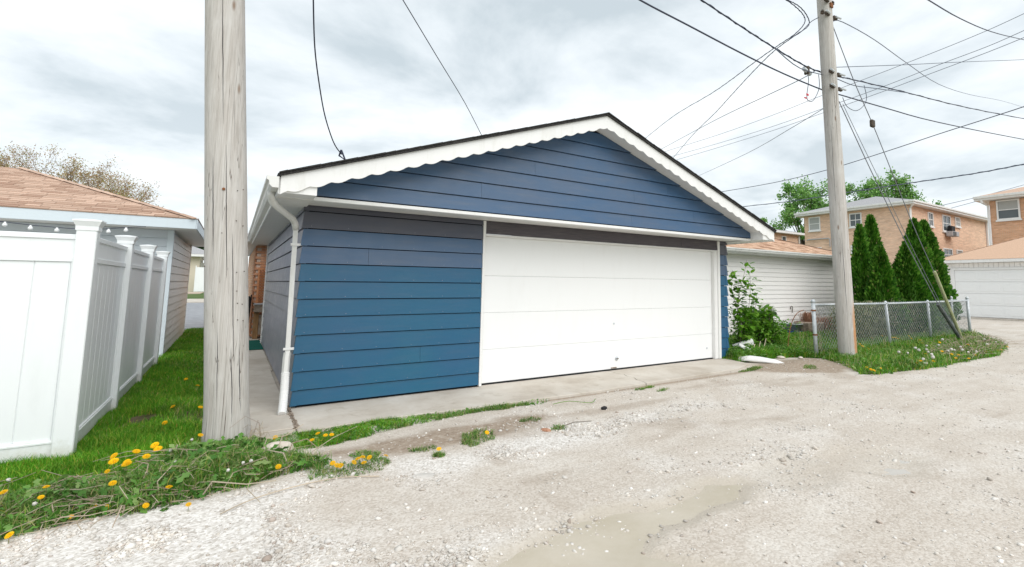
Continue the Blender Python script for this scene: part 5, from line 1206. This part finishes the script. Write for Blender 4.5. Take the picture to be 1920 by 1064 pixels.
tag(MB().tube(smooth_path([(2.6, -1.45, 0), (2.8, -1.5, .02), (3.05, -1.6, -.01), (3.2, -1.5, 0)]), .004, 4).build('grass_strand', M['leaf']), 'bright green loose strand at the apron edge', 'strand')
for i, lb in enumerate(('bleached dead branch in the weeds, lowest of three by the garage corner', 'bleached dead branch in the weeds, middle of three by the garage corner', 'bleached dead branch in the weeds, highest of three by the garage corner')):
    x = 8.25 + i * .2; tag(MB().tube([(x, -.1 + i * .02, .02), (x + .2, -.0, .10 + .05 * i), (x + .36, .08, .20 + .05 * i)], .010, 5).build('dead_branch', M['dry']), lb, 'branch')

# ------------------------------------------------------------------ grass, weeds, stones
CAM = np.array([-.653, -6.74])
def blades(name, poly, n, h, w, m, zf, dens=None, lean=.5, holes=()):
    xs = [p[0] for p in poly]; ys = [p[1] for p in poly]; X = []; Yv = []; tot = 0
    while tot < n:
        x = rng.uniform(min(xs), max(xs), n * 2); y = rng.uniform(min(ys), max(ys), n * 2); s = sdf(poly, x, y) + (fbm(x * 4, y * 4) - .5) * .14
        ok = s > 0
        if dens is not None: ok &= rng.random(len(x)) < dens(x, y)
        for hx_, hy_, hr_ in holes: ok &= ((x - hx_) ** 2 + (y - hy_) ** 2 > hr_ ** 2 * (.6 + .8 * fbm(x * 9, y * 9)))
        X.append(x[ok]); Yv.append(y[ok]); tot += ok.sum()
        if ok.sum() == 0: break
    x = np.concatenate(X)[:n]; y = np.concatenate(Yv)[:n]; n = len(x); z = zf(x, y) - .004
    cl = .55 + .9 * fbm(x * 3 + 5, y * 3 + 1, 3); L_ = rng.uniform(h[0], h[1], n) * cl; a = rng.random(n) * 2 * np.pi; d = np.hypot(x - CAM[0], y - CAM[1])
    ww = w * rng.uniform(.6, 1.3, n) * np.maximum(1, d / 7); o = L_ * lean * rng.uniform(.1, 1.3, n); th = a + rng.normal(size=n) * .6
    p0 = np.stack([x, y, z], 1); dr = np.stack([np.cos(a), np.sin(a), 0 * a], 1); sd_ = np.stack([-np.sin(th), np.cos(th), 0 * a], 1) * (ww / 2)[:, None]; Z = np.stack([0 * a, 0 * a, np.ones(n)], 1)
    p1 = p0 + dr * (o * .3)[:, None] + Z * (L_ * .6)[:, None]; p2 = p0 + dr * o[:, None] + Z * (L_ * .95)[:, None]
    V = np.stack([p0 - sd_, p0 + sd_, p1 + sd_ * .75, p1 - sd_ * .75, p2], 1).reshape(-1, 3); b = np.arange(n) * 5
    F = np.concatenate([np.stack([b, b + 1, b + 2], 1), np.stack([b, b + 2, b + 3], 1), np.stack([b + 3, b + 2, b + 4], 1)])
    return tag(link(name, npmesh(name, V, F), M[m]), kind='stuff')
ghole = [(-.60, -1.03, .17), (-.28, -1.6, .1)]
def dl(x, y):
    d = np.hypot(x - CAM[0], y - CAM[1]); bare = sstep(.16, .34, np.hypot((x + .9), (y - .05) * .7))
    fencepost = np.where((x < -1.69) & (y > -.8), 0, 1)
    return np.clip(1.4 * (5 / d) ** 1.5, .03, 1) * (.15 + .85 * bare) * fencepost * sstep(.22, .42, fbm(x * 1.5 + 2, y * 1.5, 3))
blades('grass', LAWN, 95000, (.035, .075), .0042, 'grass', lz_left, dl, .7, ghole)
LAWN2 = [(-3.6, -1.6), (-1.9, -1.5), (-1.0, -1.2), (-.8, -1.2), (-.76, 12), (-1.7, 12), (-1.7, -.9), (-3.6, -.95)]
blades('grass', LAWN2, 36000, (.06, .10), .0045, 'grass', lz_left, dl, .6, ghole)
BORD = [(-3.6, -2.5), (-2.6, -2.55), (-1.64, -2.42), (-1.53, -2.38), (-1.34, -2.36), (-1.08, -2.44), (-.78, -2.36), (-.45, -2.27), (-.1, -2.18), (.1, -2.12), (-.18, -1.7), (-.3, -1.4), (-.46, -1.15), (-.85, -1.25), (-1.2, -1.75), (-2.0, -1.85), (-3.6, -1.9)]
def broadleaf(name, poly, n, size, m, zf, zr=(0, .06), dens=None, holes=()):
    xs = [p[0] for p in poly]; ys = [p[1] for p in poly]; x = rng.uniform(min(xs), max(xs), n * 6); y = rng.uniform(min(ys), max(ys), n * 6)
    ok = sdf(poly, x, y) + (fbm(x * 4, y * 4) - .5) * .14 > 0
    if dens is not None: ok &= rng.random(len(x)) < dens(x, y)
    for hx_, hy_, hr_ in holes: ok &= (x - hx_) ** 2 + (y - hy_) ** 2 > hr_ ** 2
    x = x[ok][:n]; y = y[ok][:n]; n = len(x); z = zf(x, y) + rng.uniform(zr[0], zr[1], n) * (.4 + 1.1 * fbm(x * 4, y * 4))
    Nr = unit(n) * .7 + np.array([0, 0, .8]); Nr /= np.linalg.norm(Nr, axis=1)[:, None]
    a = np.cross(Nr, unit(n)); a /= np.linalg.norm(a, axis=1)[:, None]; b = np.cross(Nr, a); s = rng.uniform(size[0], size[1], n)[:, None]; P = np.stack([x, y, z], 1)
    rows_ = [(0, .06), (.25, .17), (.42, .08), (.62, .22), (.78, .1), (1, .0)]; Vs = []
    for t, w in rows_: dz = np.array([0, 0, 1]) * (.25 * t - .45 * t * t) * s; Vs += [P + a * s * t + b * s * w + dz, P + a * s * t - b * s * w + dz]
    V = np.stack(Vs, 1).reshape(-1, 3); k = np.arange(n) * 12; F = np.concatenate([np.stack([k + 2 * i, k + 2 * i + 1, k + 2 * i + 3, k + 2 * i + 2], 1) for i in range(5)])
    return tag(link(name, npmesh(name, V, F), M[m]), kind='stuff')
broadleaf('weeds', BORD, 2600, (.05, .12), 'weed', lz_left, (0, .08), None, ghole)
broadleaf('weeds', BORD, 9000, (.012, .035), 'weed', lz_left, (0, .08), None, ghole)
blades('grass', BORD, 13000, (.05, .14), .0045, 'grass_pale', lz_left, lambda x, y: x * 0 + 1, 1.0, ghole)
blades('grass', BORD, 4000, (.05, .13), .0045, 'grass', lz_left, lambda x, y: x * 0 + 1, .8, ghole)
blades('grass', LAWN2, 7000, (.05, .10), .0045, 'grass_pale', lz_left, lambda x, y: sstep(.45, .7, fbm(x * 3, y * 3)) , .8, ghole)
broadleaf('weeds', [(-1.0, -1.45), (-.8, -1.2), (-.4, -1.2), (-.2, -1.45), (-.3, -1.85), (-.8, -1.9)], 750, (.05, .11), 'weed', lz_left, (0, .07), None, ghole)
def stalks(name, poly, n, h, r, m, zf, lean=.8, flat=0.):
    xs = [p[0] for p in poly]; ys = [p[1] for p in poly]; mb = MB(); k = 0; rs = random.Random(n + int(h * 100))
    while k < n:
        x, y = rs.uniform(min(xs), max(xs)), rs.uniform(min(ys), max(ys))
        if sdf(poly, np.array([x]), np.array([y]))[0] < 0: continue
        z = float(zf(np.array([x]), np.array([y]))[0]); a = rs.uniform(0, 6.28); hh = h * rs.uniform(.4, 1.1); l_ = lean * hh * rs.uniform(.3, 1.3); d = Vector((math.cos(a), math.sin(a), 0)); d2 = (d + Vector((rs.gauss(0, .6), rs.gauss(0, .6), 0))) 
        top = hh * (1 - flat * rs.random()); mb.tube([(x, y, z), Vector((x, y, z)) + d * l_ * .35 + Vector((0, 0, top * .7)), Vector((x, y, z)) + (d + d2) * .5 * l_ + Vector((0, 0, top * rs.uniform(.6, 1.05))), Vector((x, y, z)) + d2 * l_ * 1.3 + Vector((0, 0, top * rs.uniform(.3, 1.0)))], [r, r * .9, r * .7, r * .5], 4); k += 1
    return tag(mb.build(name, M[m]), kind='stuff')
stalks('dry_stems', BORD, 190, .15, .0038, 'dry', lz_left, 1.6, .6)
stalks('dry_stems', [(-1.6, -2.3), (-1.5, -1.9), (-1.1, -1.7), (-.8, -1.9), (-.75, -2.3), (-1.1, -2.35)], 260, .10, .003, 'dry', lz_left, 2.0, .8)
stalks('dry_stems', BORD, 26, .20, .0055, 'dry', lz_left, 1.3, .3)
stalks('dry_stems', [(-.5, -1.35), (-.3, -1.35), (-.3, -1.15), (-.42, -1.12)], 16, .26, .0022, 'dry', lz_left, .5)
# strip along the apron and scattered tufts in gravel
STRIP = [(-.28, -1.3), (-.2, -1.12), (.35, -1.02), (1.19, -1.04), (2.06, -1.11), (2.72, -1.17), (2.66, -1.24), (2.0, -1.24), (1.5, -1.27), (1.0, -1.34), (.6, -1.48), (.15, -1.62), (-.2, -1.62)]
zs_ = lambda x, y: gz(x, y)
blades('grass', STRIP, 9500, (.03, .07), .004, 'grass', zs_, lambda x, y: (.12 + .88 * sstep(1.1, .3, x)) * sstep(.3, .5, fbm(x * 5, y * 5, 3)), .8)
blades('grass', STRIP, 4200, (.02, .05), .004, 'grass_pale', zs_, lambda x, y: (sstep(.3, 1.2, x) + .15) * sstep(.38, .55, fbm(x * 6, y * 6, 3)), .9)
broadleaf('weeds', STRIP, 1500, (.02, .05), 'weed', zs_, (0, .04))
for P_, n_ in (([(-.1, -2.2), (.0, -2.08), (.3, -2.2), (.42, -2.2), (.5, -2.3), (.42, -2.5), (.15, -2.52), (-.1, -2.4)], 1500), ([(.25, -1.98), (.4, -1.93), (.5, -2.05), (.4, -2.2), (.25, -2.15)], 700), ([(1.15, -2.2), (1.3, -1.95), (1.5, -1.88), (1.6, -2.0), (1.45, -2.25), (1.2, -2.35)], 1500),
               ([(.8, -2.4), (.9, -2.34), (.98, -2.42), (.88, -2.5)], 500), ([(2.05, -2.28), (2.2, -2.2), (2.25, -2.3), (2.12, -2.36)], 400), ([(1.95, -1.85), (2.1, -1.8), (2.2, -1.88), (2.05, -1.92)], 250), ([(4.0, -1.25), (4.45, -1.18), (4.5, -1.26), (4.1, -1.32)], 500), ([(4.2, -1.5), (4.5, -1.4), (4.55, -1.48), (4.3, -1.56)], 220),
               ([(6.5, -1.1), (7.2, -.95), (7.3, -1.1), (6.8, -1.22)], 1300), ([(7.7, -1.55), (8.1, -1.4), (8.2, -1.55), (7.9, -1.7)], 500), ([(.7, -2.15), (.95, -2.1), (1.0, -2.2), (.8, -2.25)], 260)):
    blades('grass_tuft', P_, int(n_ * .6), (.02, .05), .004, 'grass_pale', zs_, lambda x, y: .15 + .85 * sstep(.4, .6, fbm(x * 9, y * 9, 3)), 1.0); broadleaf('weed_tuft', P_, n_ // 5, (.015, .035), 'weed', zs_, (0, .02))
# right verge
vh = [(9.8, -1.3, .19), (13.9, 2.0, .4), (11.65, 2.1, .4)]
VG = [p for p in VERGE]
dv = lambda x, y: np.clip(1.6 * (8 / np.hypot(x - CAM[0], y - CAM[1])) ** 1.3, .05, 1)
blades('grass', VG, 60000, (.05, .13), .006, 'grass', lz_right, dv, .7, vh)
blades('grass', VG, 14000, (.08, .2), .006, 'grass_pale', lz_right, dv, .7, vh)
broadleaf('weeds', VG, 9000, (.05, .12), 'weed', lz_right, (0, .08), dv, vh)
NEARW = [(7.5, .3), (7.6, -.4), (8.3, -.5), (9.0, -.55), (9.3, -.9), (9.2, .2), (8.6, .6)]
blades('grass', NEARW, 9000, (.08, .2), .005, 'grass', lz_right, None, .7); broadleaf('weeds', NEARW, 3500, (.04, .09), 'weed', lz_right, (0, .16))
DRYV = [(11, -2.7), (13, -2.8), (15.5, -2.4), (17.3, -1.6), (16.5, -1.2), (13.5, -1.7), (11.5, -2.1)]
stalks('dry_stems', DRYV, 330, .24, .005, 'dry', lz_right, .9, .3); stalks('dry_stems', [(9.2, -.7), (9.6, -1), (9.7, -.6), (9.3, -.5)], 14, .6, .003, 'dry', lz_right, .4)
stalks('dry_stems', [(8.4, -2.3), (9, -2.4), (9.3, -1.7), (9.0, -1.4)], 60, .1, .003, 'dry', lz_right, 1.4, .7)
# grass climbing against the near pole and fence foot
# dandelions: each a thing of its own
def petals(n, r, h, z):
    V = []; F = []
    for ring, (rr, zz, m) in enumerate(((r, 0, n), (r * .75, h * .55, n - 3), (r * .45, h, n - 7))):
        for i in range(m):
            a = 2 * math.pi * i / m + ring * .2; w = math.pi / m * .9; b = len(V)
            V += [(.08 * r * math.cos(a), .08 * r * math.sin(a), z + zz * .4), (rr * math.cos(a - w) * .8, rr * math.sin(a - w) * .8, z + zz * .8), (rr * math.cos(a), rr * math.sin(a), z + zz - .1 * r), (rr * math.cos(a + w) * .8, rr * math.sin(a + w) * .8, z + zz * .8)]; F.append((b, b + 1, b + 2, b + 3))
    return V, F
Vp, Fp = petals(18, 1, .45, 0); FLOW = npmesh('flower_head', Vp, Fp); FLOW.materials.append(M['yellow'])
bm = bmesh.new(); bmesh.ops.create_icosphere(bm, subdivisions=2, radius=1); 
for v in bm.verts: v.co *= random.uniform(.75, 1.1)
SEED = bpy.data.meshes.new('seed_head'); bm.to_mesh(SEED); bm.free(); SEED.materials.append(M['seed'])
STEMM = npmesh('stem', MB().tube([(0, 0, 0), (.02, .01, .5), (0, 0, 1)], .028, 5).V, MB().tube([(0, 0, 0), (.02, .01, .5), (0, 0, 1)], .028, 5).F); STEMM.materials.append(M['stem'])
def dandelion(x, y, zt, zf, r, label, group, seedy=False, cat='dandelion', name='dandelion'):
    z0 = float(zf(np.array([x]), np.array([y]))[0]); h = max(zt - z0, .015); t = thing(name, (x, y, z0), label, cat, group, random.uniform(-.6, .6))
    s = bpy.data.objects.new('stem', STEMM); COL.objects.link(s); s.parent = t; s.scale = (h * .9 if h < .06 else .07, .07, h)
    f = bpy.data.objects.new('seed_head' if seedy else 'flower_head', SEED if seedy else FLOW); COL.objects.link(f); f.parent = t; f.location = (0, 0, h); f.scale = (r, r, r * (1 if seedy else .8)); f.rotation_euler = (random.uniform(.1, .8), random.uniform(-.35, .35), random.uniform(0, 6) if seedy else 0)
random.seed(9)
for i, (x, y) in enumerate(FLOWERS_NEAR): dandelion(x, y, .12 + random.uniform(-.01, .01), lz_left, random.uniform(.025, .034), 'large yellow dandelion of the tight cluster right of the vinyl fence corner post', 'large dandelions clustered right of the fence corner post')
for i, (x, y, zt_) in enumerate(FLOWERS_EDGE): dandelion(x, y, zt_ + .005, lz_left, random.uniform(.017, .027), 'yellow dandelion low in the ragged weeds along the near gravel edge', 'yellow dandelions in the ragged weeds along the near gravel edge')
for x, y in FLOWERS_LAWN: dandelion(x, y, .075, lz_left, .026, 'small yellow dandelion out in the mown grass strip beside the near pole', 'yellow dandelions in the mown grass strip')
for x, y in FLOWERS_STRIP: dandelion(x, y, .05, gz, .023, 'yellow dandelion in the low weeds between the apron and the gravel', 'yellow dandelions along the apron edge')
for x, y in FLOWERS_RIGHT_EDGE: dandelion(x, y, .055, lz_right, random.uniform(.024, .036), 'yellow dandelion along the gravel edge of the right verge', 'yellow dandelions along the gravel edge of the right verge')
for x, y in FLOWERS_RIGHT: dandelion(x, y, .13, lz_right, random.uniform(.026, .042), 'yellow dandelion in bloom in the right verge by the chain link fence', 'yellow dandelions in the right verge')
for x, y in SEEDS_RIGHT: dandelion(x, y, .17, lz_right, random.uniform(.020, .034), 'white dandelion seed head in the right verge by the chain link fence', 'white seed heads in the right verge', True)
for x, y in SEEDS_LEFT: dandelion(x, y, .09, lz_left, .0125, 'white dandelion seed head in the weeds around the near pole', 'white seed heads in the near weeds', True)

# gravel chips
ico = bmesh.new(); bmesh.ops.create_icosphere(ico, subdivisions=1, radius=1); IV = np.array([v.co[:] for v in ico.verts]); IF = np.array([[v.index for v in f.verts] for f in ico.faces]); ico.free()
octV = np.array([(1, 0, 0), (-1, 0, 0), (0, 1, 0), (0, -1, 0), (0, 0, 1), (0, 0, -1)], float); octF = np.array([(0, 2, 4), (2, 1, 4), (1, 3, 4), (3, 0, 4), (2, 0, 5), (1, 2, 5), (3, 1, 5), (0, 3, 5)])
def chips(name, n, xr, yr, size, dens, BV, BF):
    x = rng.uniform(*xr, n * 8); y = rng.uniform(*yr, n * 8); ok = rng.random(len(x)) < dens(x, y)
    for P_ in (LAWN, VERGE, A1, A2): ok &= sdf(P_, x, y) < .02
    x = x[ok][:n]; y = y[ok][:n]; n = len(x); s = size[0] + (size[1] - size[0]) * rng.random(n) ** 3
    a = rng.random(n) * 2 * np.pi; sc = rng.uniform(.55, 1.2, (n, 3)); sc[:, 2] *= .6; B = BV[None] * (1 + rng.uniform(-.22, .22, (n, len(BV), 1))) * sc[:, None, :] * s[:, None, None]
    c, d = np.cos(a)[:, None], np.sin(a)[:, None]; bx = B[..., 0] * c - B[..., 1] * d; by = B[..., 0] * d + B[..., 1] * c; tl = rng.normal(size=(n, 1)) * .3; bz = B[..., 2] + bx * tl
    V = np.stack([bx + x[:, None], by + y[:, None], bz + (gz(x, y) + s * .18)[:, None]], -1).reshape(-1, 3); F = (BF[None] + (np.arange(n) * len(BV))[:, None, None]).reshape(-1, 3)
    return tag(link(name, npmesh(name, V, F), M['stone']), kind='stuff')
def cd(x, y):
    d = np.hypot(x - CAM[0], y - CAM[1]); v = .04 + .96 * loose_f(x, y) * sstep(.38, .62, fbm(x * 3.1 + 1, y * 3.1, 3)); fac = np.clip((3.2 / d) ** 1.6, .02, 1)
    tr_ = np.exp(-((y + 3.05) / .3) ** 2) + np.exp(-((y + 4.9) / .4) ** 2); return v * fac * (1 - .75 * np.clip(tr_, 0, 1) * (x > .3))
chips('gravel', 30000, (-2.2, 7), (-6.2, -1.1), (.004, .011), cd, octV, octF)
chips('gravel', 11000, (-2.2, 6), (-6.0, -1.1), (.009, .021), cd, IV, IF)
chips('gravel', 480, (-2, 5.5), (-5.8, -1.8), (.018, .034), cd, IV, IF)
chips('gravel', 2500, (5, 18), (-7, -1.0), (.008, .022), lambda x, y: .2 + loose_f(x, y), octV, octF)
print('objects', len(bpy.data.objects), 'tris', sum(len(o.data.polygons) for o in bpy.data.objects if o.type == 'MESH'))
